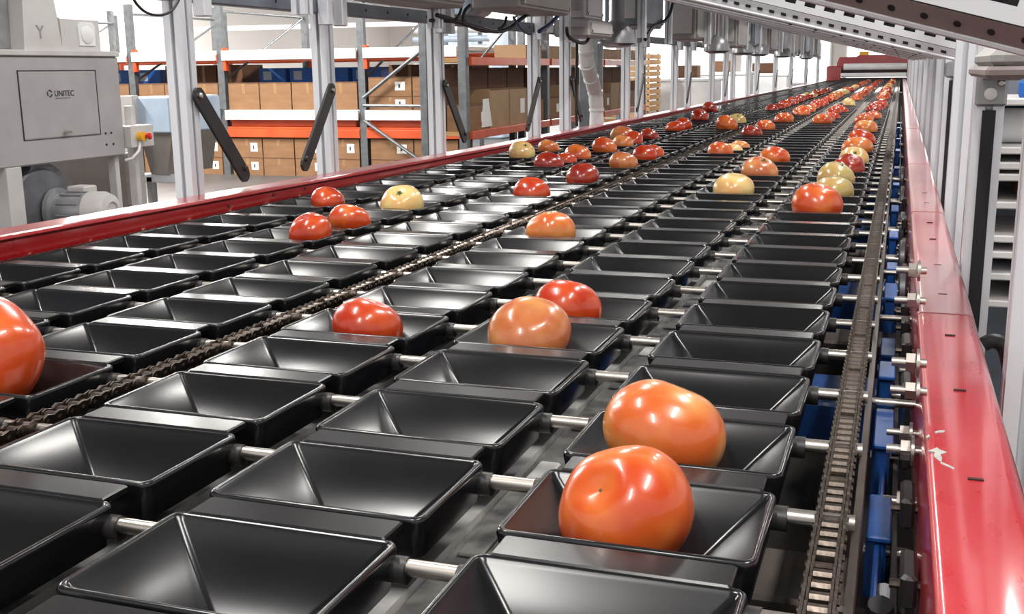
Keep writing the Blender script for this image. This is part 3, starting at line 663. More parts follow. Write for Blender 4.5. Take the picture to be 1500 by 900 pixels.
# ------------------------------------------------------------------ overhead sensor housings and cables above the far rail
def housing(y0, y1, x0, x1, z0, z1, lab, m='housing_grey'):
    t = thing('sensor_housing', lab, 'housing', ((x0 + x1) / 2, (y0 + y1) / 2, z0), 'grey housings slung above the far rail')
    MB().cbox(x0, x1, y0, y1, z0, z1, .006).obj('housing_case', m, t)
    MB().cbox(x0 + .02, x1 - .02, y0 - .006, y0 + .001, z0 + .03, z1 - .03, .002).obj('housing_cover', 'machine_light' if m != 'machine_light' else 'housing_grey', t)
    MB().cbox(x1 - .001, x1 + .007, y0 + .015, y1 - .015, z0 + .012, z1 - .012, .002).obj('housing_cover', m, t)
    for sy in (y0 + .02, y1 - .02):
        MB().cyl((x1 + .006, sy, z0 + .02), (x1 + .010, sy, z0 + .02), .005, 8).obj('cover_screw', 'steel', t)
    if z1 > 1.5: MB().cbox((x0 + x1) / 2 - .02, (x0 + x1) / 2 + .02, (y0 + y1) / 2 - .02, (y0 + y1) / 2 + .02, z1, 1.66, .003).obj('housing_hanger', 'aluminium', t)
housing(2.28, 2.70, -1.168, -1.06, 1.404, 1.56, 'grey box housing above the beam between braced posts')
housing(3.02, 3.52, -1.165, -1.02, 1.418, 1.60, 'wide grey housing above black cables')
housing(3.80, 4.12, -1.16, -1.03, 1.36, 1.42, 'pale sensor block on a bracket above the rail', 'machine_light')
housing(3.82, 4.05, -1.15, -1.05, 1.4205, 1.60, 'pale upper sensor block stacked on a bracket', 'machine_light')
housing(5.75, 6.25, -1.15, -1.00, 1.39, 1.60, 'square grey cabinet hung beyond the white duct')
housing(4.55, 5.0, -1.17, -1.02, 1.42, 1.62, 'dark upper housing above the lamp dome', 'beam_bluegrey')
for j, y in enumerate((6.9, 7.7, 8.7, 9.5, 10.6, 11.9, 13.6)):
    housing(y, y + .5, -1.16, -.95, 1.37 + .02 * (j % 2), 1.62, 'small grey housing in the distant run above the rail', ('housing_grey', 'beam_bluegrey')[j % 2])
def dome(y, x, z, lab, st=.03):
    t = thing('sensor_dome', lab, 'lamp', (x, y, z), 'grey lamp domes above the conveyor')
    MB().lathe([(.05, 0), (.075, .012), (.070, .05), (.045, .085), (st, .10), (st, 1.66 - z)], (x, y, z), (0, 0, 1), 24).obj('dome_shell', 'motor_grey', t, 50)
    MB().lathe([(.045, -.004), (.048, .004)], (x, y, z), (0, 0, 1), 20).obj('dome_lens', 'white_plastic', t)
dome(4.36, -1.07, 1.335, 'round grey lamp dome with a pale lens beside the white duct')
for y in (6.45, 7.55, 8.45, 10.2, 12.8): dome(y, -1.0, 1.33, 'small grey lamp dome in the distant run', .012)
# near-vertical aluminium stubs
for j, (y, x, z0) in enumerate(((2.05, -1.16, 1.365), (2.72, -1.15, 1.358), (3.60, -1.12, 1.37), (3.74, -1.10, 1.345), (4.19, -1.12, 1.36), (4.50, -1.0, 1.37), (5.3, -1.05, 1.36), (6.0, -.98, 1.37), (6.75, -1.0, 1.36), (7.3, -.95, 1.36), (8.0, -.95, 1.35), (9.0, -.9, 1.36), (10.0, -.9, 1.36), (11.0, -.9, 1.36), (12.2, -.9, 1.36))):
    o = post_mesh(MB(), x, y, z0, 1.66, .016).obj('hanging_profile', 'aluminium', None)
    tag(o, 'short aluminium profile hanging from above over the far rail', 'profile', 'hanging profiles over the far rail')
tag(MB().box(-1.26, -.82, 2.35, 18.5, 1.66, 1.672).obj('gantry_plate', 'beam_bluegrey'), 'long blue-grey gantry plate carried by the posts over the far rail', 'gantry')
def cable(pts, r, m, lab, name='cable'):
    P = [Vector(p) for p in pts]; out = []
    for i in range(len(P) - 1):
        a, b = P[max(i - 1, 0)], P[i]; c_, d = P[i + 1], P[min(i + 2, len(P) - 1)]
        for q in range(6):
            t = q / 6; out.append(.5 * ((2 * b) + (c_ - a) * t + (2 * a - 5 * b + 4 * c_ - d) * t * t + (3 * b - a - 3 * c_ + d) * t ** 3))
    out.append(P[-1]); tag(MB().tube(out, r, 8).obj(name, m, None, 60), lab, 'cable')
def pp(x, y, X): return atX(x, y, X)
cable([pp(640, 22, -1.13), pp(660, 28, -1.13), pp(690, 38, -1.12), pp(725, 46, -1.12), pp(745, 42, -1.12), pp(760, 30, -1.12), pp(775, 20, -1.12)], .006, 'rubber', 'thick black cable sagging below the wide grey housing')
cable([pp(630, 30, -1.15), pp(670, 33, -1.14), pp(710, 46, -1.13), pp(735, 40, -1.13), pp(742, 25, -1.13)], .0045, 'rubber', 'second black cable sagging beside the thick one')
cable([pp(676, -8, -1.12), pp(675, 15, -1.12), pp(668, 28, -1.12)], .004, 'rubber', 'short black cable dropping behind the posts')
cable([pp(688, 8, -1.12), pp(680, 18, -1.12), pp(678, 34, -1.12)], .005, 'rubber', 'black cable curling into the wide grey housing')
cable([pp(752, 25, -1.1), pp(760, 38, -1.1), pp(770, 48, -1.1), pp(778, 50, -1.1)], .004, 'blue_hose', 'dark blue hose looped under the wide grey housing')
cable([pp(832, -6, -1.08), pp(828, 8, -1.08), pp(818, 22, -1.08), pp(805, 36, -1.08), pp(790, 46, -1.08)], .007, 'blue_hose', 'blue hose running down to a post top')
cable([pp(830, 40, -1.08), pp(832, 52, -1.08), pp(842, 60, -1.08), pp(856, 63, -1.08), pp(862, 56, -1.08), pp(863, 42, -1.08)], .006, 'rubber', 'black cable loop under the pale sensor block')
cable([pp(845, 58, -1.19), pp(845, 90, -1.19), pp(844, 150, -1.19), pp(845, 185, -1.19)], .006, 'rubber', 'straight black cable running down beside the white duct')
cable([pp(985, -5, -1.0), pp(984, 10, -1.0), pp(978, 26, -1.0), pp(966, 36, -1.0), pp(955, 42, -1.0), pp(945, 58, -1.0)], .008, 'rubber', 'black cable arcing down beside the square grey cabinet')
cable([pp(193, -6, -1.12), pp(202, 8, -1.12), pp(216, 19, -1.12), pp(235, 22, -1.12), pp(252, 15, -1.12), pp(264, -4, -1.12)], .0022, 'rubber', 'thin black cable drooping in front of the first post')
# blue and white rolls of film resting on the beam
for j, (x, y) in enumerate(((685, 36), (700, 37))):
    p = atX(x, y, -1.19)
    tag(MB().cyl((-1.21, p.y, 1.405 + .035), (-1.21, p.y + .1, 1.405 + .035), .034, 16).obj('film_roll', ('pale_blue', 'white_plastic')[j], None, 40), ('pale blue', 'white')[j] + ' film roll lying on the overhead beam', 'roll')

# white ventilation duct
pts = [pp(857, 55, -1.26), pp(858, 75, -1.26), pp(860, 95, -1.26), pp(866, 115, -1.26), pp(872, 135, -1.26), pp(874, 160, -1.26), pp(874, 200, -1.26), Vector((-1.26, pp(874, 200, -1.26).y, .6)), Vector((-1.26, pp(874, 200, -1.26).y, .0))]
t = thing('ventilation_duct', 'white segmented ventilation duct curving down behind the far rail', 'duct', pts[-1])
for i in range(len(pts) - 1):
    MB().tube([pts[i], (pts[i] + pts[i + 1]) / 2, pts[i + 1]], [.030, .032, .030], 16).obj('duct_segment', 'duct_white', t, 50)
    MB().tube([pts[i] - (pts[i] - pts[i + 1]).normalized() * -.004, pts[i] + (pts[i + 1] - pts[i]).normalized() * .008], .034, 16).obj('duct_collar', 'duct_white', t, 50)
o = MB().cbox(-1.50, -1.40, 5.34, 5.42, 0, 2.6, .004).obj('steel_column', 'rack_steel'); tag(o, 'square dark grey steel column behind the white duct', 'column')

# ------------------------------------------------------------------ right-hand posts
for i, (X, Y, h, lab, grp) in enumerate(((.1115, .965, .0165, 'brown-grey aluminium post nearest the paint-chipped end of the red rail', None), (.0945, 1.945, .0145, 'pale aluminium post at the end of the slotted cross tray', None),
        (.094, 2.90, .0145, '', 1), (.094, 3.65, .0145, '', 1), (.094, 4.5, .0145, '', 1), (.094, 5.7, .0145, '', 1), (.094, 7.2, .0145, '', 1), (.094, 9.5, .0145, '', 1), (.096, 13, .0145, '', 1), (.096, 17, .0145, '', 1))):
    o = post_mesh(MB(), X, Y, 0, 1.75, h).obj('frame_post', 'aluminium')
    tag(o, lab or 'plain aluminium post in the receding row outside the worn red rail', 'post', 'receding posts outside the worn rail' if grp else None)
# the post with the black inset and the clamp
t = thing('frame_post', 'aluminium post with a black inset strip and a bolted clamp', 'post', (.092, 1.336, 0))
post_mesh(MB(), .0925, 1.336, 0, 1.62, .0155).obj('post_profile', 'aluminium', t)
MB().box(.0860, .0995, 1.3175, 1.3215, .3, 1.20).obj('inset_strip', 'void_black', t)
MB().cbox(.0775, .1095, 1.3145, 1.356, 1.204, 1.240, .003).obj('post_clamp', 'motor_grey', t)
MB().cbox(.083, .122, 1.302, 1.316, 1.232, 1.242, .002).obj('clamp_plate', 'motor_grey', t)
MB().lathe([(.0065, 0), (.0065, .0018), (.005, .0022)], (.0925, 1.3145, 1.2175), (0, -1, 0), 20).obj('clamp_badge', 'machine_light', t, 40)
MB().lathe([(.004, 0), (.004, .005), (.0025, .007)], (.102, 1.3145, 1.229), (0, -1, 0), 10).obj('clamp_bolt', 'steel', t, 40)
t = thing('frame_post', 'slim dark-inset aluminium post behind the slotted tray end', 'post', (.102, 2.25, 0))
post_mesh(MB(), .0935, 2.32, 0, 1.55, .0145).obj('post_profile', 'aluminium', t)
MB().box(.0875, .0995, 2.3035, 2.3065, .3, 1.22).obj('inset_strip', 'void_black', t)
MB().cbox(.079, .112, 2.302, 2.338, 1.225, 1.255, .003).obj('post_clamp', 'motor_grey', t)
# grey gear motor box beside the clamp
t = thing('drive_box', 'rounded grey drive box beside the bolted clamp', 'drive box', (.20, 1.12, 1.255))
mb = MB(); q0 = atY(1441, 104, 1.10); q1 = atY(1520, 64, 1.10)
mb.cbox(q0.x, q0.x + .16, 1.02, 1.26, q0.z - .002, q1.z, .010); mb.obj('box_body', 'housing_grey', t)
MB().cbox(q0.x - .004, q0.x + .165, 1.012, 1.268, q0.z - .006, q0.z + .004, .003).obj('box_base', 'hood_brown', t)

# ------------------------------------------------------------------ sloping slotted cross trays overhead
def slotted_tray(Ya, Yb, edge, bottom, xr, nslots, s_first, pitch, sw, sh, hp, hole, nh, lipm, panm, lab, hslot=False, length=1.5, group=None):
    """edge / bottom: two photo pixels on the fold line (at depth Ya) and on the lower edge (at depth Yb)"""
    e0, e1 = atY(*edge[0], Ya), atY(*edge[1], Ya); b0, b1 = atY(*bottom[0], Yb), atY(*bottom[1], Yb)
    u = (e1 - e0).normalized(); eR = e0 + u * ((xr - e0.x) / u.x)
    ub = (b1 - b0).normalized(); bR = b0 + ub * ((xr - b0.x) / ub.x)
    nrm = Vector((0, -1, 0)); v = Vector((-u.z, 0, u.x))
    if v.z < 0: v = -v
    t = thing('cross_tray', lab, 'cable tray', eR, group)
    H_ = sh + .045
    def pt(s, h, d=0): return eR - u * s + v * h - nrm * d
    # panel: bars between the slots
    mb = MB()
    def slab(s0, s1, h0, h1, th=.003, d=0):
        mb.loops([[pt(s0, h0, d), pt(s1, h0, d), pt(s1, h1, d), pt(s0, h1, d)], [pt(s0, h0, d + th), pt(s1, h0, d + th), pt(s1, h1, d + th), pt(s0, h1, d + th)]])
    slab(0, length, .0012, .012); slab(0, length, .012 + sh, H_)
    s = 0
    for k in range(nslots):
        a = s_first + k * pitch
        slab(s, a, .012, .012 + sh); s = a + sw
    slab(s, length, .012, .012 + sh)
    mb.obj('slotted_panel', panm, t)
    mb = MB(); slab(0, length, 0, H_, .003, .03); mb.obj('dark_liner', 'void_black', t)
    # lip between fold line and lower edge
    lw = (bR - eR)
    mb = MB()
    def lp(s, f, d=0): return (eR - u * s) * (1 - f) + (bR - ub * s) * f + Vector((0, d * 1.2, d * .2))
    mb.loops([[lp(0, 0), lp(length, 0), lp(length, 1), lp(0, 1)], [lp(0, 0, .003), lp(length, 0, .003), lp(length, 1, .003), lp(0, 1, .003)]]); mb.obj('lower_lip', lipm, t)
    mb = MB(); mb.tube([lp(0, 1, .001), lp(length, 1, .001)], .003, 8); mb.obj('lip_edge', panm, t)
    for k in range(nh):
        a = hp[0] + k * hp[1]; c0 = lp(a, .48)
        d1 = u; d2 = (lp(a, 1) - lp(a, 0)).normalized(); n_ = d1.cross(d2).normalized()
        if n_.z > 0: n_ = -n_
        ring = []
        for q in range(10):
            an = 2 * math.pi * q / 10
            cs, sn = math.cos(an), math.sin(an)
            if hslot: cs = math.copysign(min(1, abs(cs) * 1.6), cs) * 1.5; sn = math.copysign(min(1, abs(sn) * 1.6), sn) * .8
            ring.append(c0 + d1 * (hole * cs) + d2 * (hole * sn))
        MB().loops([[p - n_ * .001 for p in ring], [p + n_ * .0008 for p in ring]]).obj('lip_hole', 'void_black', t)
    return t
slotted_tray(.80, .815, ((1327, 0), (1500, 42)), ((1200, 1.5), (1460, 66)), .36, 16, .030, .0345, .019, .034, (.012, .0218), .0026, 44, 'hood_brown', 'hood_white', 'nearest sloping slotted tray with a shade-toned brown lip of round holes', length=1.2)  # brown lip: the shade on it is put into its colour
slotted_tray(2.05, 2.056, ((1206, 26.5), (1395, 72)), ((1206, 43), (1395, 86)), .085, 28, .004, .0345, .0190, .034, (.02, .0213), .0030, 44, 'hood_white', 'hood_white', 'pale sloping slotted tray with small slots in its lip', hslot=True, length=1.1)
prev = ((1206, 47), (1385, 86))
for j, (Y, e, b_) in enumerate(((2.75, ((1206, 44.5), (1370, 81)), ((1206, 47.5), (1370, 83.5))), (3.5, ((1206, 48.5), (1360, 83)), ((1206, 50.5), (1360, 84.5))), (4.4, ((1160, 40.5), (1350, 83.5)), ((1160, 42), (1350, 85))), (5.4, ((1120, 33.5), (1345, 85)), ((1120, 35), (1345, 86))), (6.8, ((1120, 36), (1340, 86)), ((1120, 37.5), (1340, 87))), (8.6, ((1120, 38.5), (1336, 86.8)), ((1120, 40), (1336, 88))))):
    slotted_tray(Y, Y + .008, e, b_, .085, 12, .05, .069, .04, .03, (.05, .06), .004, 6, 'hood_white', 'hood_white', 'pale sloping tray in the receding stack of cross trays', length=.9 if j < 2 else 1.1, group='receding cross trays')

# ------------------------------------------------------------------ far end: red machine
t = thing('end_machine', 'red painted machine with white rollers across the far end of the line', 'machine', (-.5, 20, .8))
Z = lambda x, y: atY(x, y, 20.2).z
zt = Z(1280, 82); 
MB().prism([(-1.06, 1.06), (-1.06, 1.30), (-1.02, 1.40), (-.75, 1.40), (-.70, 1.43), (-.25, 1.43), (-.18, 1.46), (-.02, 1.45), (.10, 1.42), (.10, 1.06)], 'y', 20.2, 20.8).obj('hood', 'red_paint', t)
MB().cbox(-1.22, -.98, 20.06, 20.6, .81, 1.25, .01).obj('side_cover', 'red_paint', t)
MB().cbox(.085, .145, 20.06, 20.6, .81, 1.36, .01).obj('side_cover', 'red_paint', t)
MB().cyl((-.94, 20.1, 1.235), (.085, 20.1, 1.235), .055, 20).obj('white_roller', 'white_plastic', t, 40)
MB().cbox(-.98, .085, 20.12, 20.2, 1.14, 1.18, .004).obj('dark_gap_bar', 'slot_dark', t)
MB().cbox(-.98, .085, 20.0, 20.12, 1.07, 1.13, .006).obj('lower_bar', 'white_plastic', t)
MB().cbox(-1.0, .084, 20.06, 20.4, .81, 1.05, .01).obj('machine_base', 'black_steel', t)
for x in (-.7, -.15): MB().cbox(x, x + .15, 20.25, 20.5, 1.425, 1.49, .008).obj('top_motor', 'yellow', t)

# ------------------------------------------------------------------ grey processing machine at the left
XM = -4.0
mc = thing('cleaning_machine', 'grey sheet metal machine with a lettered access door and blower underneath', 'machine', (-4.3, 4.5, 0))
def px_(x, y): p = atX(x, y, XM); return p.y, p.z
y0, y1, z0, z1 = 3.75, 5.06, .818, 1.345
MB().cbox(-4.75, XM, y0, y1, z0, z1, .008).obj('body', 'machine_grey', mc)
MB().cbox(-4.77, XM + .012, y0 - .01, y1 + .0, z1, z1 + .028, .004).obj('top_rim', 'machine_light', mc)
d = MB().cbox(XM - .002, XM + .003, 4.318, 4.862, .945, 1.272, .004).obj('door', 'machine_grey', mc)
for a, b, c_, e in ((4.312, 4.868, 1.272, 1.276), (4.312, 4.868, .941, .945), (4.312, 4.318, .941, 1.276), (4.862, 4.868, .941, 1.276)):
    MB().box(XM - .001, XM + .0032, a, b, c_, e).obj('door_gap', 'black_steel', mc)
WORLD[d.name] = origin_of(mc)
MB().cyl((XM + .010, 4.595, .968), (XM + .020, 4.595, .968), .010, 12).obj('door_latch', 'steel', d, 40)
MB().cbox(XM + .018, XM + .024, 4.575, 4.63, .963, .973, .002).obj('latch_lever', 'steel', d)
# lettering on the door
def text(s, size, loc, rot, parent, m, extr=.001, name='lettering'):
    cu = bpy.data.curves.new(name, 'FONT'); cu.body = s; cu.size = size; cu.extrude = extr; cu.offset = size * .012
    tmp = bpy.data.objects.new('tmp', cu); col.objects.link(tmp)
    dg = bpy.context.evaluated_depsgraph_get(); me = bpy.data.meshes.new_from_object(tmp.evaluated_get(dg)); bpy.data.objects.remove(tmp)
    me.name = name; me.materials.clear(); me.materials.append(MATS[m])
    o = bpy.data.objects.new(name, me); col.objects.link(o); o.parent = parent
    o.location = Vector(loc) - origin_of(parent); o.rotation_euler = rot; return o
text('UNITEC', .040, (XM + .0036, 4.548, 1.148), (math.pi / 2, 0, math.pi / 2), d, 'print_ink')
MB().box(XM + .003, XM + .0042, 4.552, 4.660, 1.136, 1.139).obj('underline', 'print_ink', d)
for q in range(3):   # broken ring emblem
    a0 = q * 120 + 20; ring = []
    for r_ in (.024, .014):
        seq = [math.radians(a0 + 90 * k / 8) for k in range(9)]
        if r_ == .014: seq = seq[::-1]
        ring += [(4.515 + r_ * .8 * math.cos(a), 1.162 + r_ * .8 * math.sin(a)) for a in seq]
    MB().prism(ring, 'x', XM + .003, XM + .0042).obj('emblem', 'print_ink', d)
for yy, zz in ((4.905, .945), (4.95, .945), (4.905, .885), (4.96, .885)): MB().cyl((XM, yy, zz), (XM + .004, yy, zz), .006, 8).obj('screw_head', 'black_steel', mc)
# top: chute column and sloped boxes
def quadbox(P, X0, X1): return MB().prism(P, 'x', X0, X1)
zr = z1 + .028
quadbox([(4.40, zr), (4.665, zr), (4.615, 1.78), (4.43, 1.78)], -4.32, -4.02).obj('chute_column', 'machine_light', mc)
MB().cbox(-4.6, -4.1, 3.9, 4.41, zr, 1.80, .006).obj('chute_back', 'motor_grey', mc)
# sloped box: profile in X/Z extruded along Y
MB().prism([(-4.45, zr), (-4.03, zr), (-4.03, 1.53), (-4.12, 1.585), (-4.45, 1.585)], 'y', 4.675, 4.965).obj('sloped_hood', 'machine_light', mc)
MB().prism([(4.80, 1.40), (4.92, 1.40), (4.925, 1.50), (4.905, 1.52), (4.815, 1.52), (4.795, 1.50)], 'x', -4.03, -4.024).obj('round_cover', 'white_plastic', mc)
MB().lathe([(.045, 0), (.045, .006), (.035, .01)], (-4.026, 4.86, 1.455), (1, 0, 0), 20).obj('cover_ring', 'white_plastic', mc, 40)
text('Y', .09, (-4.0195, 4.49, 1.43), (math.pi / 2, 0, math.pi / 2), mc, 'motor_grey', name='warning_mark')
# side post with control box
for yy in (5.0, 5.17): MB().cbox(-4.08, -4.03, yy, yy + .035, 0, .82 if yy < 5.1 else 1.08, .003).obj('leg', 'machine_light', mc)
for yy in (3.9,): MB().cbox(-4.1, -4.0, yy + .28, yy + .38, 0, .82, .003).obj('leg', 'machine_light', mc)
MB().cbox(-4.75, -4.68, 4.97, 5.05, 0, .82, .003).obj('leg', 'motor_grey', mc)
cb = MB().cbox(-4.06, -3.96, 5.065, 5.26, .855, .975, .004).obj('control_box', 'machine_light', mc); WORLD[cb.name] = origin_of(mc)
MB().cyl((-3.96, 5.13, .915), (-3.925, 5.13, .915), .026, 14).obj('button_collar', 'yellow', cb, 40)
MB().lathe([(.012, 0), (.012, .012), (.020, .014), (.020, .026), (.014, .03)], (-3.925, 5.145, .917), (1, .35, 0), 14).obj('stop_button', 'red_button', cb, 40)
MB().tube([(-3.955, 5.13, .885), (-3.945, 5.10, .84), (-3.96, 5.06, .80), (-4.0, 5.05, .79)], .008, 8).obj('control_cable', 'white_plastic', cb, 60)
# blower
bl = thing('blower', 'grey snail shaped blower with an electric motor under the machine body', 'blower', (-4.05, 4.52, 0))
yc, zc = px_(72, 305)
sp = []
for k in range(28):
    a = math.radians(100 - 360 * k / 28); r_ = .235 - .05 * (k / 28); sp.append((yc + r_ * math.cos(a), zc + r_ * math.sin(a)))
MB().prism(sp, 'x', -4.20, -4.04).obj('blower_scroll', 'blower_grey', bl, 30)
MB().lathe([(.20, 0), (.19, .012), (.10, .02), (.05, .02)], (-4.04, yc, zc), (1, 0, 0), 28).obj('scroll_plate', 'blower_grey', bl, 30)
mA = Vector((-4.02, yc + .07, zc - .02)); md = Vector((1, .10, 0)).normalized()
MB().lathe([(.115, 0), (.115, .025), (.085, .03)], mA, md, 24).obj('motor_flange', 'motor_grey', bl, 35)
MB().lathe([(.085, .03), (.09, .05), (.09, .19), (.085, .20)], mA, md, 24).obj('motor_body', 'motor_grey', bl, 35)
MB().lathe([(.098, .20), (.10, .28), (.085, .315), (.05, .325), (.045, .318), (.012, .318)], mA, md, 24).obj('fan_cowl', 'machine_light', bl, 35)
for k in range(10):
    a = 2 * math.pi * k / 10; n1 = md.orthogonal().normalized(); n2 = md.cross(n1); dd = n1 * math.cos(a) + n2 * math.sin(a)
    p0 = mA + md * .06 + dd * .094; MB().cyl(p0, p0 + md * .12, .005, 6).obj('cooling_fin', 'motor_grey', bl)
MB().cbox(-3.97, -3.86, yc + .10, yc + .20, zc + .05, zc + .10, .006).obj('terminal_box', 'machine_light', bl)
MB().cbox(-4.25, -3.75, 4.45, 4.85, 0, zc - .16, .01).obj('blower_base', 'tank_brown', bl)
# tank behind the machine
t = thing('hopper_tank', 'pale topped brown hopper tank standing behind the grey machine', 'tank', (-4.9, 6.3, 0))
def pq(x, y): return atY(x, y, 6.3)
a, b = pq(205, 195), pq(247, 195)
MB().cbox(a.x - .05, b.x + .02, 6.3, 6.9, a.z, pq(205, 142).z, .01).obj('tank_panel', 'pale_blue', t)
MB().prism([(a.x - .02, a.z), (b.x + .01, a.z), (b.x - .05, a.z - .28), (a.x + .05, a.z - .28)], 'y', 6.32, 6.85).obj('tank_cone', 'tank_brown', t)
MB().cbox(a.x - .35, b.x + .1, 6.35, 6.42, a.z - .34, a.z - .28, .006).obj('tank_frame', 'aluminium', t)
for x in (a.x - .02, b.x + .05): MB().cbox(x, x + .05, 6.35, 6.40, 0, a.z - .30, .004).obj('leg', 'motor_grey', t)
MB().cbox(a.x - .10, a.x + .0, 6.25, 6.32, .3, pq(205, 142).z + .01, .004).obj('tank_post', 'machine_light', t)
o = MB().cbox(-4.9, -4.25, 5.35, 5.45, .0, .80, .008).obj('drip_panel', 'tank_brown'); tag(o, 'brown drip panel under the control box behind the machine legs', 'panel')
# ------------------------------------------------------------------ racks
def upright(t, x, y, h, w_=.09, dep=.07):
    MB().prism([(x - w_ / 2, y), (x + w_ / 2, y), (x + w_ / 2, y + dep), (x + w_ / 2 - .015, y + dep), (x + w_ / 2 - .015, y + .012), (x - w_ / 2 + .015, y + .012), (x - w_ / 2 + .015, y + dep), (x - w_ / 2, y + dep)], 'z', 0, h).obj('upright', 'rack_steel', t)
def bar(t, p, q, r, m, name): MB().cyl(p, q, r, 8).obj(name, m, t)
r1 = thing('pallet_rack', 'orange beamed storage rack full of cartons behind the braced posts', 'rack', (-7, 12.6, 0))
UX = (-11.2, -9.30, -7.97, -6.04, -4.76)
for x in UX:
    upright(r1, x, 12.0, 2.12); upright(r1, x, 14.1, 2.12)
    bar(r1, (x, 12.04, 1.15), (x, 14.1, 2.0), .016, 'rack_steel', 'frame_brace'); bar(r1, (x, 12.04, 2.0), (x, 14.1, 2.0), .016, 'rack_steel', 'frame_brace')
for i in range(len(UX) - 1):
    a, b = UX[i] + .045, UX[i + 1] - .045
    for Y in (11.985, 14.12):
        MB().cbox(a, b, Y, Y + .05, 1.385, 1.475, .006).obj('beam', 'rack_orange', r1)
        MB().cbox(a, a + .05, Y - .012, Y + .06, 1.28, 1.56, .006).obj('beam_end', 'rack_orange', r1)
        MB().cbox(a, b, Y, Y + .05, .47, .57, .006).obj('beam', 'rack_orange', r1)
    for z, nm in ((1.476, 'top_shelf'), (.755, 'middle_shelf')):
        MB().cbox(a, b, 12.0, 14.1, z, z + .05, .004).obj(nm, 'shelf_white', r1)
        MB().cbox(a, b, 11.955, 11.985, z - .07, z + .05, .004).obj('shelf_lip', 'shelf_white', r1)
    MB().cbox(a, b, 12.0, 14.1, .571, .60, .004).obj('lower_shelf', 'rack_orange', r1)
bar(r1, (-7.97, 11.96, .83), (-9.1, 11.96, .0), .02, 'rack_steel', 'diagonal_tie'); bar(r1, (-6.0, 11.95, .95), (-4.85, 11.95, 1.75), .022, 'rack_steel', 'diagonal_tie'); bar(r1, (-6.0, 11.95, .68), (-4.95, 11.95, -.0), .022, 'rack_steel', 'diagonal_tie')
bar(r1, (-6.0, 11.94, .86), (-4.8, 11.94, .85), .018, 'rack_steel', 'diagonal_tie')
def carton(x0, x1, y0, y1, z0, z1, m, lab, group, face='y', note=True):
    o = MB().box(x0, x1, y0, y1, z0, z1).obj('carton', m); tag(o, lab, 'carton', group)
    if face == 'y':
        MB().box((x0 + x1) / 2 - .02, (x0 + x1) / 2 + .02, y0 - .001, y0, z0 + (z1 - z0) * .6, z1).obj('tape_strip', 'tape', o)
        MB().box(x0, x1, y0 - .0012, y0, z1 - .012, z1).obj('flap_edge', 'cardboard_dark', o)
        if note:
            n_ = MB().box(x0 + (x1 - x0) * .62, x0 + (x1 - x0) * .85, y0 - .002, y0, z0 + (z1 - z0) * .3, z0 + (z1 - z0) * .75).obj('paper_label', 'paper', o)
            WORLD[n_.name] = origin_of(o)
            MB().box(x0 + (x1 - x0) * .70, x0 + (x1 - x0) * .745, y0 - .003, y0 - .002, z0 + (z1 - z0) * .42, z0 + (z1 - z0) * .62).obj('label_print', 'print_ink', n_)
    else:
        MB().box(x1, x1 + .0012, y0, y1, z1 - .012, z1).obj('flap_edge', 'cardboard_dark', o)
        if note: MB().box(x1, x1 + .002, y0 + (y1 - y0) * .6, y0 + (y1 - y0) * .85, z0 + (z1 - z0) * .3, z0 + (z1 - z0) * .7).obj('paper_label', 'paper', o)
    return o
rc = random.Random(3)
for i in range(len(UX) - 1):
    a, b = UX[i] + .07, UX[i + 1] - .07; n = max(2, round((b - a) / .46)); wd = (b - a) / n
    for k in range(n):
        x0 = a + k * wd + .008; x1 = x0 + wd - .016
        top = .805 + (.36 if i == 3 else .33)
        if i == 3:
            carton(x0, x1, 12.02, 12.5, .806, .806 + .16, 'cardboard', 'low brown carton with a white label, bottom layer beside the crossed ties', 'cartons, lower layer at the crossed ties')
            carton(x0, x1, 12.02, 12.5, .967, .967 + .22, 'cardboard', 'brown carton with a white label, upper layer beside the crossed ties', 'cartons, upper layer at the crossed ties')
        else:
            carton(x0, x1, 12.02, 12.5, .806, top, 'cardboard' if (i, k) != (0, 0) else 'cardboard_dark', 'plain brown carton standing on the white middle shelf', 'cartons on the middle shelf', note=False)
        carton(x0, x1, 12.02, 12.5, .0, .22, 'cardboard', 'brown carton with a white label on the floor under the rack', 'cartons on the floor under the rack', note=k % 2 == 0)
        carton(x0, x1, 12.02, 12.5, .221, .46, 'cardboard', 'brown labelled carton stacked under the lowest orange beam', 'cartons stacked under the lowest beam', note=k % 3 != 1)
        if i >= 3:
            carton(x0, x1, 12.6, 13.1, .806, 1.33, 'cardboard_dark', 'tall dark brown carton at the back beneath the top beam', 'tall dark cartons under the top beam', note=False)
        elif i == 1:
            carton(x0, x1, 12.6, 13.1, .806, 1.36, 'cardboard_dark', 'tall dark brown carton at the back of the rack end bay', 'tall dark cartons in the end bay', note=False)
        else:
            carton(x0, x1, 12.7, 13.2, .806, 1.12, 'cardboard', 'brown carton in the rear row on the middle shelf', 'cartons in the rear row', note=False)
            o = MB().cbox(x0 + .02, x1 - .02, 12.72, 13.15, 1.121, 1.31, .006).obj('blue_crate', 'blue_box'); tag(o, 'blue printed box lying on top of a rear row carton', 'box', 'blue boxes on the rear cartons')
            MB().box(x0 + .08, x0 + .2, 12.716, 12.72, 1.16, 1.27).obj('box_print', 'pale_blue', o)
    # loose beams stored on the lower shelf
    for q in range(2):
        o = MB().cbox(a, b - .05, 12.05 + q * .14, 12.15 + q * .14, .601, .70, .006).obj('stored_beam', 'rack_orange'); tag(o, 'spare orange rack beam lying under the white middle shelf', 'beam', 'spare beams under the middle shelf')
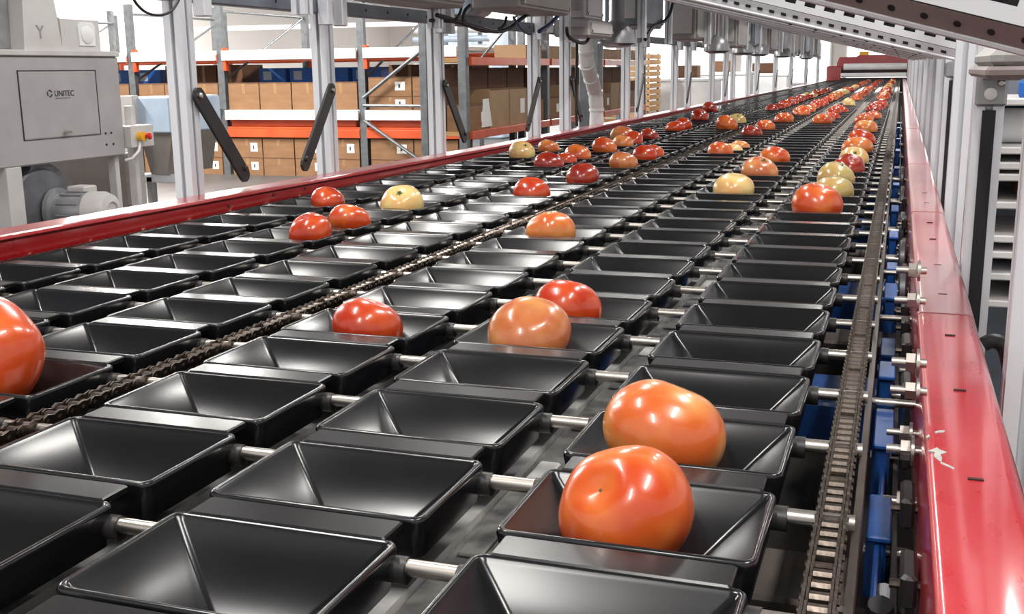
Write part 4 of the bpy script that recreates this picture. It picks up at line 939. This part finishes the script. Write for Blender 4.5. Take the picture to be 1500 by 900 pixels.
# second rack along the aisle
XR = -4.2
r2 = thing('pallet_rack', 'orange edged storage rack receding behind the white duct', 'rack', (XR - .25, 15, 0))
UY = (10.7, 13.5, 16.2, 19.2)
for y in UY:
    MB().cbox(XR - .09, XR - .0, y, y + .09, 0, 2.6 if y < 12 else 1.75, .004).obj('upright', 'rack_steel', r2)
    MB().cbox(XR - .52, XR - .44, y, y + .09, 0, 1.75, .004).obj('upright', 'rack_steel', r2)
for i in range(len(UY) - 1):
    a, b = UY[i] + .09, UY[i + 1]
    for z in (1.30, .545):
        MB().cbox(XR - .03, XR + .03, a, b, z, z + .085, .005).obj('beam', 'rack_orange', r2)
        MB().cbox(XR - .50, XR - .03, a, b, z + .03, z + .08, .004).obj('shelf_board', 'timber', r2)
for i in range(3):
    a, b = UY[i] + .12, UY[i + 1] - .05; n = int((b - a) / .55); wd = (b - a) / n
    for k in range(n):
        y0 = a + k * wd; y1 = y0 + wd - .03
        carton(XR - .27, XR - .03, y0, y1, .626, .626 + (.42 if (k % 3) else .27), ('cardboard', 'cardboard_pale', 'cardboard_pale')[k % 3], 'carton on the lower orange shelf of the aisle rack', 'cartons on the aisle rack lower shelf', 'x', note=k % 2 == 0)
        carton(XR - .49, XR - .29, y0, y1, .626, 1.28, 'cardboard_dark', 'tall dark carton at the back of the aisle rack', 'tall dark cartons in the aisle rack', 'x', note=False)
        if i > 0 or k > 2: carton(XR - .45, XR - .05, y0, y1, 1.385, 1.385 + .16, 'cardboard_pale', 'flat pale carton on top of the aisle rack', 'flat cartons on top of the aisle rack', 'x', note=False)
o = MB().prism([(11.2, .65), (11.52, .65), (11.42, .95), (11.25, .95)], 'x', XR - .028, XR - .024).obj('paper_sheet', 'paper'); tag(o, 'white paper sheet hanging on the carton by the corner upright', 'paper')
# stacked timber pallets and crates between the posts
for j in range(7):
    x, y = -5.1, 21.5; z = j * .22
    t = thing('timber_crate', 'yellow-brown slatted timber crate stacked beyond the aisle rack', 'crate', (x, y, z), 'stacked timber crates')
    for s in range(2): MB().box(x - .6, x + .6, y - .5, y - .47, z + .01 + s * .10, z + .09 + s * .10).obj('slat', 'timber', t)
    for s in range(2): MB().box(x + .57, x + .6, y - .47, y + .5, z + .01 + s * .10, z + .09 + s * .10).obj('slat', 'timber', t)
    for cx_, cy_ in ((-.57, -.44), (.53, -.44), (.53, .46), (-.57, .46)): MB().box(x + cx_, x + cx_ + .04, y + cy_ , y + cy_ + .04, z, z + .215).obj('corner_block', 'timber', t)
    MB().box(x - .56, x + .56, y - .46, y + .48, z + .0, z + .012).obj('crate_base', 'timber', t)
# white bulk bins
for j, (x, y, h) in enumerate(((-4.2, 23.5, 1.05), (-3.9, 26.5, 1.15), (-3.2, 28.5, 1.1))):
    t = thing('bulk_bin', 'white plastic bulk bin standing on the floor towards the bright wall', 'bin', (x, y, 0), 'white bulk bins')
    MB().cbox(x - .6, x + .6, y - .5, y + .5, .12, h, .03).obj('bin_body', 'white_plastic', t)
    MB().cbox(x - .63, x + .63, y - .53, y + .53, h - .08, h, .02).obj('bin_rim', 'white_plastic', t)
    for fx in (-.5, 0, .5): MB().box(x + fx - .06, x + fx + .06, y - .48, y + .48, 0, .12).obj('bin_foot', 'white_plastic', t)
    carton(x - .3, x + .2, y - .2, y + .2, h + .001, h + .25, 'cardboard_dark', 'dark carton resting on a white bulk bin', 'cartons on the bulk bins', 'x', note=False)
# plain galvanised uprights of a far rack against the wall, white beams
r3 = thing('pallet_rack', 'pale galvanised rack standing against the wall behind the carton rack', 'rack', (-12, 19, 0))
for x in (-15.0, -12.6, -10.2, -7.8, -5.4):
    MB().cbox(x - .05, x + .05, 18.8, 18.9, 0, 2.5, .004).obj('upright', 'rack_steel', r3)
for z in (.9, 1.55, 2.05):
    MB().cbox(-15.0, -5.4, 18.82, 18.88, z, z + .09, .004).obj('beam', 'shelf_white', r3)
o = MB().cbox(-8.2, -6.9, 19.4, 20.0, 0, 2.1, .03).obj('stacked_panels', 'pale_blue'); tag(o, 'stack of pale blue panels standing behind the carton rack', 'panels')
t = thing('pipe_stack', 'stack of pale blue pipes lying level beside the corner upright', 'pipes', (-6.6, 16.5, 0))
for j in range(5):
    MB().cyl((-7.4, 16.6, 1.32 + j * .14), (-6.1, 16.6, 1.32 + j * .14), .05, 12).obj('pipe', 'pale_blue' if j % 2 else 'white_plastic', t, 40)
for x in (-7.2, -6.3): MB().cbox(x - .03, x + .03, 16.66, 16.72, 0, 2.0, .004).obj('pipe_stand', 'rack_steel', t)

# ------------------------------------------------------------------ right-hand background: shelving seen between the posts
sh = thing('shelf_unit', 'white metal shelf unit seen between the outer aluminium posts', 'shelving', (.75, 3.1, 0))
for y in (144, 215.5, 238, 255, 296, 345.5, 369, 401, 441):
    p = atY(1470, y, 3.0); MB().cbox(.20, 1.35, 3.0, 3.4, p.z - .018, p.z, .003).obj('shelf', 'shelf_white', sh)
for x in (.19, 1.33): MB().cbox(x, x + .03, 3.0, 3.4, 0, 1.75, .003).obj('side_frame', 'shelf_white', sh)
MB().box(.2, 1.35, 3.4, 3.41, 0, 1.75).obj('back_panel', 'beam_bluegrey', sh)
zz = [atY(1470, y, 3.0).z for y in (144, 178, 215.5, 296, 345.5, 369, 401, 441)]
o = MB().cyl((.23, 3.15, zz[2] + .046), (1.3, 3.15, zz[2] + .046), .045, 20).obj('white_pipe', 'white_plastic', None, 40); tag(o, 'thick white pipe lying along the upper shelf', 'pipe')
for j, (x, m) in enumerate(((.30, 'blue_box'), (.36, 'blue_box'), (.43, 'red_button'), (.50, 'blue_box'))):
    o = MB().lathe([(.018, 0), (.022, .01), (.022, .035), (.012, .045), (.012, .055)], (x, 3.06, zz[0]), (0, 0, 1), 14).obj('small_jar', m, None, 40); tag(o, f'small {"red" if m == "red_button" else "blue"} jar on the top white shelf', 'jar', 'jars on the top shelf')
for j, (x, k, m, nm) in enumerate(((.30, 3, 'cardboard_pale', 'small tan box on the shelf above the blue bin'), (.32, 6, 'blue_box', 'blue open bin on the lower white shelf'), (.33, 7, 'motor_grey', 'grey tool case on the lowest seen shelf'))):
    o = MB().cbox(x, x + .12, 3.05, 3.25, zz[k], zz[k] + .04, .006).obj(('small_box', 'storage_bin', 'tool_case')[j], m); tag(o, nm, ('box', 'bin', 'case')[j])
# black rubber hose loop low between the posts
P = [atY(x, y, 1.2) for x, y in ((1440, 505), (1452, 500), (1465, 503), (1474, 515), (1480, 545), (1484, 590), (1486, 640))]
cable(P, .008, 'rubber', 'black rubber hose bending down beside the red rail between posts', 'rubber_hose')
